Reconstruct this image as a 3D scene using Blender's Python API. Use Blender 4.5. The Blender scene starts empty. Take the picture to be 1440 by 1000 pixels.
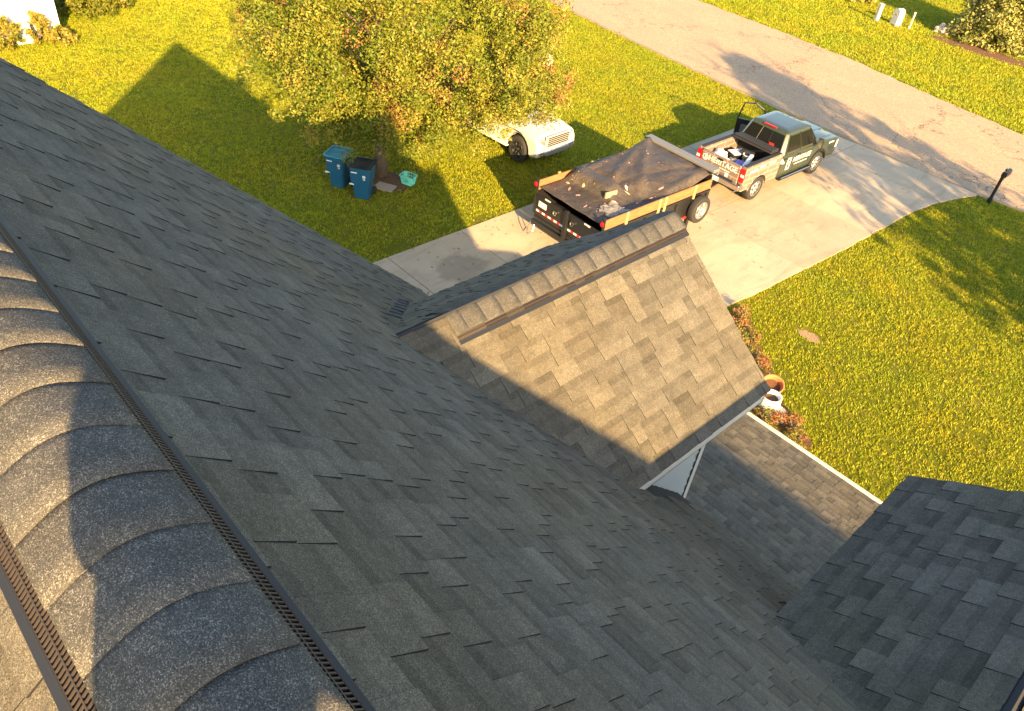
import bpy, bmesh, math, random
import numpy as np
from mathutils import Vector, Matrix
random.seed(7); rng = np.random.default_rng(7)
C = bpy.context.scene.collection
SC = bpy.context.scene
R = math.radians
# ------------------------------------------------------------------ camera, light
YAW, PITCH, ROLL, FPX = R(-42.6188), R(39.7451), R(7.4600), 1075.6
CAMZ = 12.0
_f = Vector((math.sin(YAW)*math.cos(PITCH), math.cos(YAW)*math.cos(PITCH), -math.sin(PITCH)))
_r = _f.cross(Vector((0,0,1))).normalized(); _u = _r.cross(_f)
_rt = _r*math.cos(ROLL)+_u*math.sin(ROLL); _up = -_r*math.sin(ROLL)+_u*math.cos(ROLL)
cd = bpy.data.cameras.new('camera'); cam = bpy.data.objects.new('camera', cd); C.objects.link(cam)
cam.matrix_world = Matrix(((_rt.x,_up.x,-_f.x,0),(_rt.y,_up.y,-_f.y,0),(_rt.z,_up.z,-_f.z,CAMZ),(0,0,0,1)))
cd.sensor_width = 36; cd.lens = FPX/1440*36; cd.clip_start = .05; cd.clip_end = 2000
SC.camera = cam
SUNV = Vector((2.52,-1.19,1.0)).normalized()
w = bpy.data.worlds.new("World"); SC.world = w; w.use_nodes = True
nt = w.node_tree; bg = nt.nodes['Background']; sk = nt.nodes.new('ShaderNodeTexSky')
sk.sky_type = 'NISHITA'; sk.sun_disc = False
sk.sun_elevation = math.asin(SUNV.z); sk.sun_rotation = math.atan2(SUNV.x, SUNV.y)
sk.air_density = 1.0; sk.dust_density = 1.5; sk.ozone_density = 1.0
wb = nt.nodes.new('ShaderNodeMix'); wb.data_type='RGBA'; wb.blend_type='MULTIPLY'; wb.inputs[0].default_value=1; wb.inputs[7].default_value=(1.0,1.0,.97,1)
nt.links.new(sk.outputs[0], wb.inputs[6]); nt.links.new(wb.outputs[2], bg.inputs[0]); bg.inputs[1].default_value = .100
sl = bpy.data.lights.new('sun','SUN'); so = bpy.data.objects.new('sun', sl); C.objects.link(so)
sl.energy = 5.0; sl.angle = R(.5); sl.color = (1,.66,.29)
so.rotation_euler = SUNV.to_track_quat('Z','Y').to_euler(); so.location = (40,-20,40)
SC.view_settings.view_transform = 'Standard'; SC.view_settings.look = 'None'
SC.view_settings.exposure = 2.08; SC.view_settings.gamma = 1; SC.view_settings.use_curve_mapping = False

# ------------------------------------------------------------------ helpers
def proj(p):
    d = Vector((p[0],p[1],p[2]-CAMZ)); z = d.dot(_f)
    if z < .05: return (1e6,1e6,z)
    return (720+FPX*d.dot(_rt)/z, 500-FPX*d.dot(_up)/z, z)
def tag(o, label=None, cat=None, group=None, kind=None):
    if label: o['label'] = label
    if cat: o['category'] = cat
    if group: o['group'] = group
    if kind: o['kind'] = kind
    return o
def empty(name, loc=(0,0,0), rz=0, label=None, cat=None, group=None):
    o = bpy.data.objects.new(name, None); C.objects.link(o); o.location = loc; o.rotation_euler = (0,0,rz)
    o.empty_display_size = .1
    return tag(o, label, cat, group)
class MB:
    def __init__(s): s.v=[]; s.f=[]; s.t=[]
    def add(s, vs, fs, tone=0.5, M=None):
        n=len(s.v)
        if M is not None: vs=[tuple(M@Vector(v)) for v in vs]
        s.v+=list(vs); s.f+=[tuple(i+n for i in f) for f in fs]; s.t+=[tone]*len(fs); return s
    def box(s, c, d, rz=0, M=None, tone=.5, top=1.0):
        x,y,z=d[0]/2,d[1]/2,d[2]/2; cr,sr=math.cos(rz),math.sin(rz)
        vs=[]
        for k in (-1,1):
            t = top if k>0 else 1
            for a,b in((-1,-1),(1,-1),(1,1),(-1,1)):
                px,py=a*x*t,b*y*t
                vs.append((c[0]+px*cr-py*sr,c[1]+px*sr+py*cr,c[2]+k*z))
        return s.add(vs,[(0,3,2,1),(4,5,6,7),(0,1,5,4),(1,2,6,5),(2,3,7,6),(3,0,4,7)],tone,M)
    def prism(s, poly, axis, a, b, tone=.5, M=None):
        n=len(poly); vs=[]
        for k in (a,b):
            for p,q in poly:
                vs.append({'x':(k,p,q),'y':(p,k,q),'z':(p,q,k)}[axis])
        fs=[tuple(range(n)),tuple(range(2*n-1,n-1,-1))]+[(i,i+n,(i+1)%n+n,(i+1)%n) for i in range(n)]
        return s.add(vs,fs,tone,M)
    def rings(s, rs, caps=True, closed=True, tone=.5, M=None):
        n=len(rs[0]); vs=[p for r in rs for p in r]; fs=[]
        for k in range(len(rs)-1):
            for i in range(n if closed else n-1):
                j=(i+1)%n; fs.append((k*n+i,k*n+j,(k+1)*n+j,(k+1)*n+i))
        if caps and closed: fs+=[tuple(range(n-1,-1,-1)),tuple((len(rs)-1)*n+i for i in range(n))]
        return s.add(vs,fs,tone,M)
    def tube(s, pts, r, n=8, tone=.5, M=None):
        rs=[]; pts=[Vector(p) for p in pts]
        rad = r if isinstance(r,(list,tuple)) else [r]*len(pts)
        for i,p in enumerate(pts):
            d=(pts[min(i+1,len(pts)-1)]-pts[max(i-1,0)]).normalized()
            a=d.cross(Vector((0,0,1)) if abs(d.z)<.9 else Vector((1,0,0))).normalized(); b=d.cross(a)
            rs.append([tuple(p+(a*math.cos(2*math.pi*k/n)+b*math.sin(2*math.pi*k/n))*rad[i]) for k in range(n)])
        return s.rings(rs,tone=tone,M=M)
    def lathe(s, prof, n=20, c=(0,0,0), axis='z', tone=.5, M=None):
        rs=[]
        for r,z in prof:
            ring=[]
            for k in range(n):
                a=2*math.pi*k/n; x,y=r*math.cos(a),r*math.sin(a)
                ring.append({'z':(c[0]+x,c[1]+y,c[2]+z),'x':(c[0]+z,c[1]+x,c[2]+y),'y':(c[0]+y,c[1]+z,c[2]+x)}[axis])
            rs.append(ring)
        return s.rings(rs,caps=False,tone=tone,M=M)
    def mesh(s, name, mat=None, smooth=False):
        me=bpy.data.meshes.new(name); me.from_pydata(s.v,[],s.f)
        at=me.attributes.new('tone','FLOAT','FACE'); at.data.foreach_set('value',s.t)
        bm=bmesh.new(); bm.from_mesh(me); bmesh.ops.recalc_face_normals(bm,faces=bm.faces); bm.to_mesh(me); bm.free()
        if smooth: me.polygons.foreach_set('use_smooth',[True]*len(me.polygons))
        if mat: me.materials.append(mat)
        me.update(); return me
    def build(s, name, mat, parent=None, smooth=False, bevel=0, seg=2, sub=0, **kw):
        o=bpy.data.objects.new(name, s.mesh(name,mat,smooth)); C.objects.link(o)
        if parent: o.parent=parent
        if bevel:
            m=o.modifiers.new('b','BEVEL'); m.width=bevel; m.segments=seg; m.limit_method='ANGLE'; m.angle_limit=R(35)
            o.data.polygons.foreach_set('use_smooth',[True]*len(o.data.polygons))
            wn=o.modifiers.new('w','WEIGHTED_NORMAL'); wn.keep_sharp=True
        if sub:
            m=o.modifiers.new('s','SUBSURF'); m.levels=sub; m.render_levels=sub
        return tag(o, **kw)
def obj(name, me, parent=None, **kw):
    o=bpy.data.objects.new(name, me); C.objects.link(o)
    if parent: o.parent=parent
    return tag(o, **kw)

# ------------------------------------------------------------------ materials
def mat(name, col=(.5,.5,.5), rough=.6, metal=0, spec=.5, **k):
    m=bpy.data.materials.new(name); m.use_nodes=True; b=m.node_tree.nodes['Principled BSDF']
    b.inputs['Base Color'].default_value=(*col,1); b.inputs['Roughness'].default_value=rough
    b.inputs['Metallic'].default_value=metal; b.inputs['Specular IOR Level'].default_value=spec
    return m
class NG:
    def __init__(s,m): s.t=m.node_tree; s.b=s.t.nodes['Principled BSDF']; s.pos=None
    def n(s,ty,**k):
        nd=s.t.nodes.new(ty)
        for a,v in k.items(): setattr(nd,a,v)
        return nd
    def l(s,a,b): s.t.links.new(a,b)
    def P(s, obj=False):
        if obj: return s.n('ShaderNodeTexCoord').outputs['Object']
        if not s.pos: s.pos=s.n('ShaderNodeNewGeometry').outputs['Position']
        return s.pos
    def noise(s,scale,detail=4,rough=.55,vec=None,dist=0):
        nd=s.n('ShaderNodeTexNoise'); nd.inputs['Scale'].default_value=scale; nd.inputs['Detail'].default_value=detail
        nd.inputs['Roughness'].default_value=rough; nd.inputs['Distortion'].default_value=dist
        s.l(vec or s.P(),nd.inputs['Vector']); return nd.outputs['Fac']
    def voro(s,scale,feature='F1',out='Distance',vec=None,rnd=1):
        nd=s.n('ShaderNodeTexVoronoi',feature=feature); nd.inputs['Scale'].default_value=scale; nd.inputs['Randomness'].default_value=rnd
        s.l(vec or s.P(),nd.inputs['Vector']); return nd.outputs[out]
    def ramp(s,fac,stops,interp='LINEAR'):
        nd=s.n('ShaderNodeValToRGB'); nd.color_ramp.interpolation=interp; e=nd.color_ramp.elements
        while len(e)<len(stops): e.new(.5)
        for i,(p,c) in enumerate(stops):
            e[i].position=p; e[i].color=(*c,1) if isinstance(c,tuple) else (c,c,c,1)
        s.l(fac,nd.inputs[0]); return nd.outputs[0]
    def mix(s,fac,a,b,mode='MIX'):
        nd=s.n('ShaderNodeMix',data_type='RGBA',blend_type=mode)
        for sock,v in((nd.inputs[0],fac),(nd.inputs[6],a),(nd.inputs[7],b)):
            if hasattr(v,'is_linked'): s.l(v,sock)
            elif isinstance(v,tuple): sock.default_value=(*v,1)
            else: sock.default_value=v
        return nd.outputs[2]
    def math(s,op,a,b=0.0):
        nd=s.n('ShaderNodeMath',operation=op)
        for i,v in enumerate((a,b)):
            if hasattr(v,'is_linked'): s.l(v,nd.inputs[i])
            else: nd.inputs[i].default_value=v
        return nd.outputs[0]
    def attr(s,name): return s.n('ShaderNodeAttribute',attribute_name=name).outputs['Fac']
    def bump(s,h,strength=.5,dist=.01):
        nd=s.n('ShaderNodeBump'); nd.inputs['Strength'].default_value=strength; nd.inputs['Distance'].default_value=dist
        s.l(h,nd.inputs['Height']); s.l(nd.outputs[0],s.b.inputs['Normal'])
    def col(s,c): s.l(c,s.b.inputs['Base Color'])
    def map(s,scale,rot=(0,0,0),obj=False):
        nd=s.n('ShaderNodeMapping'); nd.inputs['Scale'].default_value=scale; nd.inputs['Rotation'].default_value=rot
        s.l(s.P(obj),nd.inputs['Vector']); return nd.outputs[0]
M={}
def granular(name, dark, mid, light, stain, sc=330):
    m=mat(name,mid,.92,spec=.25); g=NG(m)
    cell=g.voro(sc,out='Color'); sep=g.n('ShaderNodeSeparateColor'); g.l(cell,sep.inputs[0]); r1=sep.outputs[0]
    c=g.ramp(r1,[(0,dark),(.45,mid),(.80,tuple(x*1.35 for x in mid)),(1,light)])
    cl=g.noise(42,3,.6); c=g.mix(g.ramp(cl,[(.35,0.0),(.7,.55)]),c,tuple(x*.62 for x in mid))
    t=g.ramp(g.attr('tone'),[(0,.50),(.5,1.0),(1,1.62)]); c=g.mix(1.0,c,t,'MULTIPLY')
    big=g.noise(.55,5,.62); c=g.mix(g.ramp(big,[(.42,0.0),(.68,.5)]),c,g.mix(1.0,c,stain,'MULTIPLY'))
    sm=g.noise(6,4,.7); c=g.mix(1.0,c,g.ramp(sm,[(.25,.78),(.75,1.2)]),'MULTIPLY')
    g.col(c); g.bump(g.math('ADD',r1,g.noise(120,2,.6)),.55,.0025); return m
M['shingle']=granular('shingle_granules',(.040,.038,.032),(.118,.108,.086),(.27,.24,.19),(1.2,1.04,.74),520)
M['cap']=granular('ridge_cap_granules',(.032,.032,.032),(.082,.079,.072),(.30,.275,.23),(1.1,1.02,.9),470)
M['deck']=mat('roof_deck',(.03,.03,.032),.95)
M['vent']=mat('vent_plastic',(.020,.023,.032),.62,spec=.3)
M['ventbar']=mat('vent_bars',(.045,.034,.030),.6)
M['ventdark']=mat('vent_recess',(.006,.006,.008),.9)
m=mat('white_trim',(.62,.62,.60),.45); g=NG(m); g.col(g.mix(g.ramp(g.noise(9,5,.7),[(.35,0.0),(.8,.35)]),(.66,.65,.62),(.42,.39,.34))); M['trim']=m
m=mat('pale_siding',(.42,.47,.50),.5); g=NG(m); g.col(g.mix(g.ramp(g.noise(5,5,.7),[(.3,0.0),(.8,.5)]),(.44,.48,.50),(.36,.40,.42))); g.bump(g.noise(1,3,.5,g.map((4,60,60))),.15,.002); M['siding']=m
m=mat('cream_siding',(.75,.66,.52),.6); g=NG(m); g.col(g.mix(g.ramp(g.noise(3,4,.6),[(.3,0.0),(.8,.6)]),(.74,.67,.56),(.66,.58,.46))); M['cream']=m
m=mat('concrete',(.5,.46,.4),.85,spec=.3); g=NG(m)
c=g.mix(g.ramp(g.noise(.5,6,.62,dist=.6),[(.35,0.0),(.65,1.0)]),(.50,.385,.25),(.39,.30,.20))
c=g.mix(g.ramp(g.noise(1.6,6,.7,g.map((1,.25,1),(0,0,.5)),1.2),[(.50,0.0),(.70,.6)]),c,(.27,.19,.11))
c=g.mix(g.ramp(g.noise(30,5,.75),[(.3,0.0),(.8,.35)]),c,(.62,.56,.46))
c=g.mix(g.ramp(g.noise(2.6,3,.4,dist=1.5),[(.705,0.0),(.725,.55)]),c,(.25,.20,.13))
vd=g.n('ShaderNodeVectorMath',operation='DISTANCE'); g.l(g.P(),vd.inputs[0]); vd.inputs[1].default_value=(-13.3,12.0,.05)
dm=g.math('ADD',vd.outputs['Value'],g.math('MULTIPLY',g.noise(1.6,5,.65),1.9)); c=g.mix(g.ramp(g.math('MULTIPLY',dm,.4),[(.58,.55),(.72,0.0)]),c,(.20,.165,.115))
c=g.mix(1.0,c,g.ramp(g.attr('tone'),[(0,.88),(1,1.08)]),'MULTIPLY'); g.col(c); g.bump(g.noise(60,4,.7),.25,.004); M['concrete']=m
m=mat('road_chipseal',(.4,.3,.22),.9,spec=.25); g=NG(m)
c=g.ramp(g.voro(26,out='Color'),[(0,(.23,.155,.10)),(.5,(.44,.295,.175)),(1,(.68,.46,.28))])
c=g.mix(g.ramp(g.noise(.35,5,.6,g.map((1,2.2,1))),[(.35,0.0),(.7,.45)]),c,(.27,.21,.15))
c=g.mix(g.ramp(g.noise(7,5,.75),[(.3,0.0),(.75,.5)]),c,(.46,.37,.27))
nd=g.n('ShaderNodeMix',data_type='VECTOR'); nd.inputs[0].default_value=.12
nz=g.n('ShaderNodeTexNoise'); nz.inputs['Scale'].default_value=1.1; nz.inputs['Detail'].default_value=6; g.l(g.P(),nz.inputs['Vector'])
vm=g.n('ShaderNodeVectorMath',operation='MULTIPLY_ADD'); g.l(nz.outputs['Color'],vm.inputs[0]); vm.inputs[1].default_value=(5,5,0); g.l(g.P(),vm.inputs[2])
cr=g.voro(.13,'DISTANCE_TO_EDGE',vec=vm.outputs[0]); c=g.mix(g.ramp(cr,[(.002,.8),(.006,0.0)]),c,(.07,.055,.04))
g.col(c); g.bump(g.voro(26),.6,.012); M['road']=m
m=mat('lawn_ground',(.1,.13,.02),.95,spec=.1); g=NG(m)
c=g.ramp(g.noise(.35,6,.65),[(.3,(.12,.15,.010)),(.55,(.21,.205,.012)),(.75,(.30,.24,.03))])
c=g.mix(g.ramp(g.noise(14,6,.75),[(.3,0.0),(.75,.8)]),c,(.055,.07,.008))
c=g.mix(g.ramp(g.noise(55,3,.7),[(.5,0.0),(.8,.6)]),c,(.30,.27,.05)); c=g.mix(g.ramp(g.noise(1.3,6,.7),[(.60,0.0),(.72,.75)]),c,(.25,.185,.09)); g.col(c); g.bump(g.noise(28,6,.8),1,.05); M['lawn']=m
def leafmat(name, stops, trans=.35, noise_sc=None, rough=.55):
    m=mat(name,(.1,.12,.02),rough,spec=.3); g=NG(m); a=g.attr('tone'); c=g.ramp(a,stops)
    if noise_sc:
        c=g.mix(g.ramp(g.noise(noise_sc,5,.6),[(.35,0.0),(.68,.65)]),c,g.mix(1.0,c,(1.35,1.0,.9),'MULTIPLY'))
    g.col(c); tr=g.n('ShaderNodeBsdfTranslucent'); g.l(c,tr.inputs[0]); mx=g.n('ShaderNodeMixShader'); mx.inputs[0].default_value=trans
    out=g.t.nodes['Material Output']; g.l(g.b.outputs[0],mx.inputs[1]); g.l(tr.outputs[0],mx.inputs[2]); g.l(mx.outputs[0],out.inputs[0]); return m
M['grass']=leafmat('grass_blades',[(0,(.14,.23,.009)),(.45,(.33,.39,.012)),(.8,(.50,.48,.025)),(1,(.60,.56,.11))],.35,.4)
M['leaf']=leafmat('pear_leaves',[(0,(.075,.12,.012)),(.4,(.135,.165,.012)),(.78,(.30,.25,.035)),(.86,(.25,.125,.045)),(1,(.29,.11,.05))],.18)
M['spruce']=leafmat('evergreen_needles',[(0,(.10,.12,.03)),(.6,(.28,.28,.06)),(1,(.46,.38,.14))],.15)
M['shrub']=leafmat('shrub_leaves',[(0,(.09,.12,.015)),(.6,(.20,.20,.02)),(1,(.34,.26,.05))],.3)
M['bloom']=leafmat('flower_petals',[(0,(.12,.15,.02)),(.45,(.26,.24,.04)),(.6,(.34,.22,.08)),(.75,(.36,.12,.04)),(1,(.34,.13,.10))],.25)
m=mat('bark',(.12,.09,.06),.9); g=NG(m); g.col(g.ramp(g.noise(14,5,.7,g.map((1,1,.2))),[(.3,(.06,.045,.03)),(.7,(.20,.15,.10))])); g.bump(g.noise(18,5,.7,g.map((1,1,.2))),.8,.02); M['bark']=m
m=mat('mulch',(.12,.06,.03),.95); g=NG(m); g.col(g.ramp(g.noise(40,5,.8),[(.3,(.045,.025,.014)),(.6,(.17,.08,.035)),(.8,(.34,.18,.08))])); g.bump(g.noise(40,4,.8),1,.03); M['mulch']=m
m=mat('bare_soil',(.3,.22,.12),.95); g=NG(m); g.col(g.ramp(g.noise(22,5,.8),[(.3,(.16,.10,.05)),(.6,(.38,.26,.14)),(.8,(.52,.40,.24))])); M['soil']=m
M['bin']=mat('bin_blue',(.012,.092,.17),.45); M['binlid']=mat('bin_black_lid',(.02,.021,.022),.4); M['binlid2']=mat('bin_blue_lid',(.05,.28,.38),.4)
M['white']=mat('white_plastic',(.72,.70,.66),.5); M['mint']=mat('mint_plastic',(.18,.72,.56),.4)
M['rubber']=mat('rubber',(.022,.021,.02),.8); M['black']=mat('black_metal',(.014,.014,.015),.35); M['blackmatte']=mat('black_matte',(.02,.02,.021),.7)
M['chrome']=mat('chrome',(.62,.60,.57),.22,1); M['alloy']=mat('alloy_silver',(.52,.51,.50),.33,.85)
M['glass']=mat('dark_glass',(.008,.009,.010),.08,0,.45); M['red']=mat('red_lens',(.55,.012,.015),.2); M['redflat']=mat('red_reflector',(.6,.03,.02),.4)
M['amber']=mat('clear_lens',(.75,.72,.66),.15)
M['green']=mat('olive_green_paint',(.055,.068,.040),.28,.35); NG(M['green']).b.inputs['Coat Weight'].default_value=.6
m=mat('printed_bed_wrap',(.3,.24,.2),.4); g=NG(m)   # printed wrap: pale stone blocks with white joints
br=g.n('ShaderNodeTexBrick'); br.inputs['Scale'].default_value=1; br.inputs['Mortar Size'].default_value=.012; br.inputs['Brick Width'].default_value=.55; br.inputs['Row Height'].default_value=.19
br.inputs['Color1'].default_value=(.19,.145,.115,1); br.inputs['Color2'].default_value=(.15,.118,.098,1); br.inputs['Mortar'].default_value=(.40,.35,.30,1)
mp=g.n('ShaderNodeMapping'); mp.inputs['Rotation'].default_value=(R(90),0,R(90)); tc=g.n('ShaderNodeTexCoord'); 
sx=g.n('ShaderNodeSeparateXYZ'); g.l(tc.outputs['Object'],sx.inputs[0]); cx=g.n('ShaderNodeCombineXYZ'); g.l(g.math('ADD',sx.outputs[0],sx.outputs[1]),cx.inputs[0]); g.l(sx.outputs[2],cx.inputs[1]); g.l(cx.outputs[0],br.inputs['Vector'])
g.col(g.mix(g.ramp(g.noise(8,4,.7,tc.outputs['Object']),[(.35,0.0),(.7,.5)]),br.outputs[0],(.20,.15,.13))); M['wrap']=m
M['suvwhite']=mat('suv_white_paint',(.50,.49,.47),.3); NG(M['suvwhite']).b.inputs['Coat Weight'].default_value=.6
m=mat('wood_plank',(.45,.24,.10),.75); g=NG(m); g.col(g.ramp(g.noise(5,5,.7,g.map((5,.6,5),obj=True)),[(.3,(.22,.085,.03)),(.6,(.33,.145,.055)),(.8,(.42,.22,.10))])); M['wood']=m
M['lumber']=mat('pale_lumber',(.42,.31,.13),.7)
m=mat('black_mesh_tarp',(.022,.02,.02),.55); g=NG(m); tc=g.n('ShaderNodeTexCoord').outputs['Object']
c=g.mix(g.ramp(g.noise(1.4,6,.7,tc,1),[(.4,0.0),(.75,.6)]),(.052,.042,.035),(.135,.100,.072)); g.col(c); g.bump(g.noise(3.2,7,.62,tc,2.2),.9,.06); M['tarp']=m
m=mat('terracotta',(.52,.17,.06),.75); M['terra']=m
M['stone']=mat('pale_stone',(.36,.31,.25),.9); M['pink']=mat('debris_pink',(.42,.24,.20),.8)
M['purple']=mat('purple_wrapper',(.16,.12,.42),.45); M['cardboard']=mat('cardboard',(.42,.30,.17),.8); M['greyplastic']=mat('grey_plastic',(.16,.16,.16),.5)
M['skin']=mat('skin',(.48,.28,.2),.55); M['jacket']=mat('jacket',(.05,.06,.08),.85); M['jeans']=mat('jeans',(.05,.07,.12),.85); M['hair']=mat('hair',(.03,.02,.015),.7)
M['utility']=mat('utility_white',(.66,.62,.54),.6)

# ------------------------------------------------------------------ setting: ground, road, driveway
def sheet(poly, z, name, m, thick=.0, **kw):
    b=MB(); b.prism(poly,'z',z-.3 if not thick else z-thick,z); return b.build(name,m,**kw)
gb=MB(); gb.add([(-700,-700,0),(700,-700,0),(700,700,0),(-700,700,0)],[(0,1,2,3)]); gb.build('lawn',M['lawn'],kind='structure')
near=[(-120,39.5),(-60,35.2),(-40,33.9),(-29.45,32.94),(-25.87,32.43),(-21.26,31.93),(-17.3,31.57),(-12.36,31.35),(-8.36,31.14),(-6.32,31.21),(-4.66,31.38),(20,31.5),(120,31.5)]
far=[(120,39.2),(20,39.2),(-7.52,39.63),(-12.55,40.5),(-16.87,41.46),(-21.51,41.96),(-27.78,42.3),(-40,43.2),(-60,45),(-120,49)]
def rough_edge(pts, amp, step):
    out=[]
    for i in range(len(pts)-1):
        a,b=Vector(pts[i]),Vector(pts[i+1]); L=(b-a).length; n=max(1,int(min(L,400)/step)) if max(abs(a.x),abs(b.x))<61 else 1
        for k in range(n):
            p=a.lerp(b,k/n)+ (Vector((random.uniform(-amp,amp),random.uniform(-amp,amp))) if k or i else Vector((0,0)))
            out.append((p.x,p.y))
    out.append(tuple(pts[-1])); return out
nr=rough_edge(near,.05,.35); fr=rough_edge(far,.09,.35)
b=MB(); b.prism(nr+fr,'z',-.05,.012); b.build('road',M['road'],kind='structure')
# crumbly strip at the road edges
b=MB(); b.prism([(p[0],p[1]) for p in nr if -60<=p[0]<=20]+[(p[0],p[1]+.22+random.uniform(-.06,.06)) for p in reversed([q for q in nr if -60<=q[0]<=20])],'z',.0,.016)
m=mat('road_shoulder',(.3,.2,.12),.95); g=NG(m); g.col(g.ramp(g.noise(30,4,.8),[(.3,(.14,.10,.06)),(.7,(.42,.31,.20))])); M['shoulder']=m
b.build('road_shoulder',m,kind='structure')
DL=-14.95
rightedge=[(-8.3,8),(-7.9,13),(-7.76,17.2),(-7.65,18.13),(-7.52,20.25),(-7.37,22.6),(-7.25,25.83),(-7.18,27.56),(-7.0,28.89),(-6.72,30.0),(-6.32,31.15)]
db=MB(); poly=rough_edge(rightedge,.035,.18)+[(-8.4,31.1),(-12.36,31.32),(-15.1,31.42),(DL,30),(DL,8)]
db.prism(poly,'z',-.1,.018); drive=db.build('driveway',M['soil'],kind='structure')
def xr(y):
    for (x0,y0),(x1,y1) in zip(rightedge,rightedge[1:]):
        if y0<=y<=y1: return x0+(x1-x0)*(y-y0)/(y1-y0)
    return rightedge[-1][0]
ys=[8.2,10.6,13.25,16.9,20.65,24.6,29.2,31.22]; XM=-11.3
for i in range(len(ys)-1):
    y0,y1=ys[i]+.013,ys[i+1]-.013
    for side in (0,1):
        if side==0: pl=[(DL,y0),(XM-.013,y0),(XM-.013,y1),(DL,y1)]
        else:
            e=[(xr(y0+(y1-y0)*k/10)+random.uniform(-.02,.02),y0+(y1-y0)*k/10) for k in range(11)]
            pl=[(XM+.013,y0)]+e+[(XM+.013,y1)]
        b=MB(); b.prism(pl,'z',-.05,.045+random.uniform(-.002,.003),tone=random.random()); b.build('concrete_slab',M['concrete'],drive)
# ------------------------------------------------------------------ grass (nobody could count it)
def tuft_mesh(k):
    b=MB()
    for i in range(9):
        a=random.uniform(0,6.28); r=random.uniform(0,.07); x,y=r*math.cos(a),r*math.sin(a)
        h=random.uniform(.035,.085); wd=random.uniform(.008,.014); a2=random.uniform(0,6.28); lx,ly=math.cos(a2)*.035,math.sin(a2)*.035
        dx,dy=-math.sin(a2+1)*wd,math.cos(a2+1)*wd; t=random.random()
        b.add([(x-dx,y-dy,0),(x+dx,y+dy,0),(x+lx,y+ly,h)],[(0,1,2)],t)
    return b.mesh('grass_tuft',M['grass'])
def inpoly(x,y,pl):
    c=np.zeros(x.shape,bool); n=len(pl)
    for i in range(n):
        x0,y0=pl[i]; x1,y1=pl[(i+1)%n]
        k=((y0>y)!=(y1>y))&(x<(x1-x0)*(y-y0)/((y1-y0) or 1e-9)+x0); c^=k
    return c
PATCH=[(-5.6,17.75,.45,.24),(-15.3,11.3,.25,.8),(-15.25,12.9,.22,.35),(-15.2,14.4,.22,.6),(-18.6,13.3,.7,.65),(-13.6,50.9,3.0,1.0),(-19.3,11.4,.3,.2),(-15.2,9.9,.2,.4)]
def grass_field(name, n, x0,x1,y0,y1, blades, size=1.0, label=None):
    X=rng.uniform(x0,x1,n); Y=rng.uniform(y0,y1,n)
    d=np.stack([X,Y,np.full(n,-CAMZ)],1); z=d@np.array(_f); px=720+FPX*(d@np.array(_rt))/z; py=500-FPX*(d@np.array(_up))/z
    keep=(z>1)&(px>-60)&(px<1500)&(py>-60)&(py<1060)
    keep&=~inpoly(X,Y,nr+fr)&~inpoly(X,Y,[(a-.0,b) for a,b in rightedge]+[(DL+.02,31.3),(DL+.02,8)])
    for cx_,cy_,rx,ry in PATCH: keep&=(((X-cx_)/rx)**2+((Y-cy_)/ry)**2+rng.uniform(-.75,.55,n))>(.9 if rx>.6 else .62)
    X,Y,px,py,z=X[keep],Y[keep],px[keep],py[keep],z[keep]
    # hidden behind the roofs: drop
    n=len(X); 
    cl=np.sin(X*1.7+np.cos(Y*1.3)*2)*np.cos(Y*1.9+np.sin(X*.9)*2)*.5+.5
    N=n*blades; bx=np.repeat(X,blades)+rng.normal(0,.05*size,N); by=np.repeat(Y,blades)+rng.normal(0,.05*size,N)
    h=rng.uniform(.03,.085,N)*size; a=rng.uniform(0,6.283,N); wd=rng.uniform(.008,.016,N)*size; lean=rng.uniform(.01,.06,N)*size; a2=a+rng.uniform(.8,2.3,N)
    v=np.empty((N,3,3)); ox,oy=np.cos(a)*wd,np.sin(a)*wd
    v[:,0]=np.stack([bx-ox,by-oy,np.zeros(N)],1); v[:,1]=np.stack([bx+ox,by+oy,np.zeros(N)],1); v[:,2]=np.stack([bx+np.cos(a2)*lean,by+np.sin(a2)*lean,h],1)
    tone=np.clip(rng.normal(.42,.2,N)+np.repeat(rng.normal(0,.07,n)+(cl-.5)*.18,blades),0,1)
    o=tri_obj(name,v,tone,M['grass']); return tag(o,label,'grass' if label else None,kind='stuff')
def tri_obj(name, v, tone, m, parent=None):
    N=v.shape[0]; k=v.shape[1]; me=bpy.data.meshes.new(name); me.vertices.add(N*k); me.vertices.foreach_set('co',v.reshape(-1).astype(np.float32))
    me.loops.add(N*k); me.loops.foreach_set('vertex_index',np.arange(N*k,dtype=np.int32)); me.polygons.add(N)
    me.polygons.foreach_set('loop_start',np.arange(0,N*k,k,dtype=np.int32)); me.polygons.foreach_set('loop_total',np.full(N,k,dtype=np.int32))
    at=me.attributes.new('tone','FLOAT','FACE'); at.data.foreach_set('value',tone.astype(np.float32)); me.update(calc_edges=True); me.materials.append(m)
    return obj(name,me,parent)
grass_field('grass',260000,-50,3,5,33.4,6,.82,'short autumn lawn grass around the driveway and the house')
grass_field('grass',90000,-50,3,39,66,6,1.3,'yellowing lawn grass on the far side of the road')
for i,(x,y,rx,ry) in enumerate(PATCH):
    if i in (1,2,3,6,7): continue
    b=MB(); n=36; rx,ry=(rx,ry) if rx>.6 else (rx*.8,ry*.8)
    b.prism([(x+rx*math.cos(k*6.283/n)*random.uniform(.7,1.2),y+ry*math.sin(k*6.283/n)*random.uniform(.7,1.2)) for k in range(n)],'z',-.02,.008+.002*i)
    b.build('mulch_bed' if i in (4,5) else 'bare_soil_patch',M['mulch'] if i in (4,5) else M['soil'],kind='structure')

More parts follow.
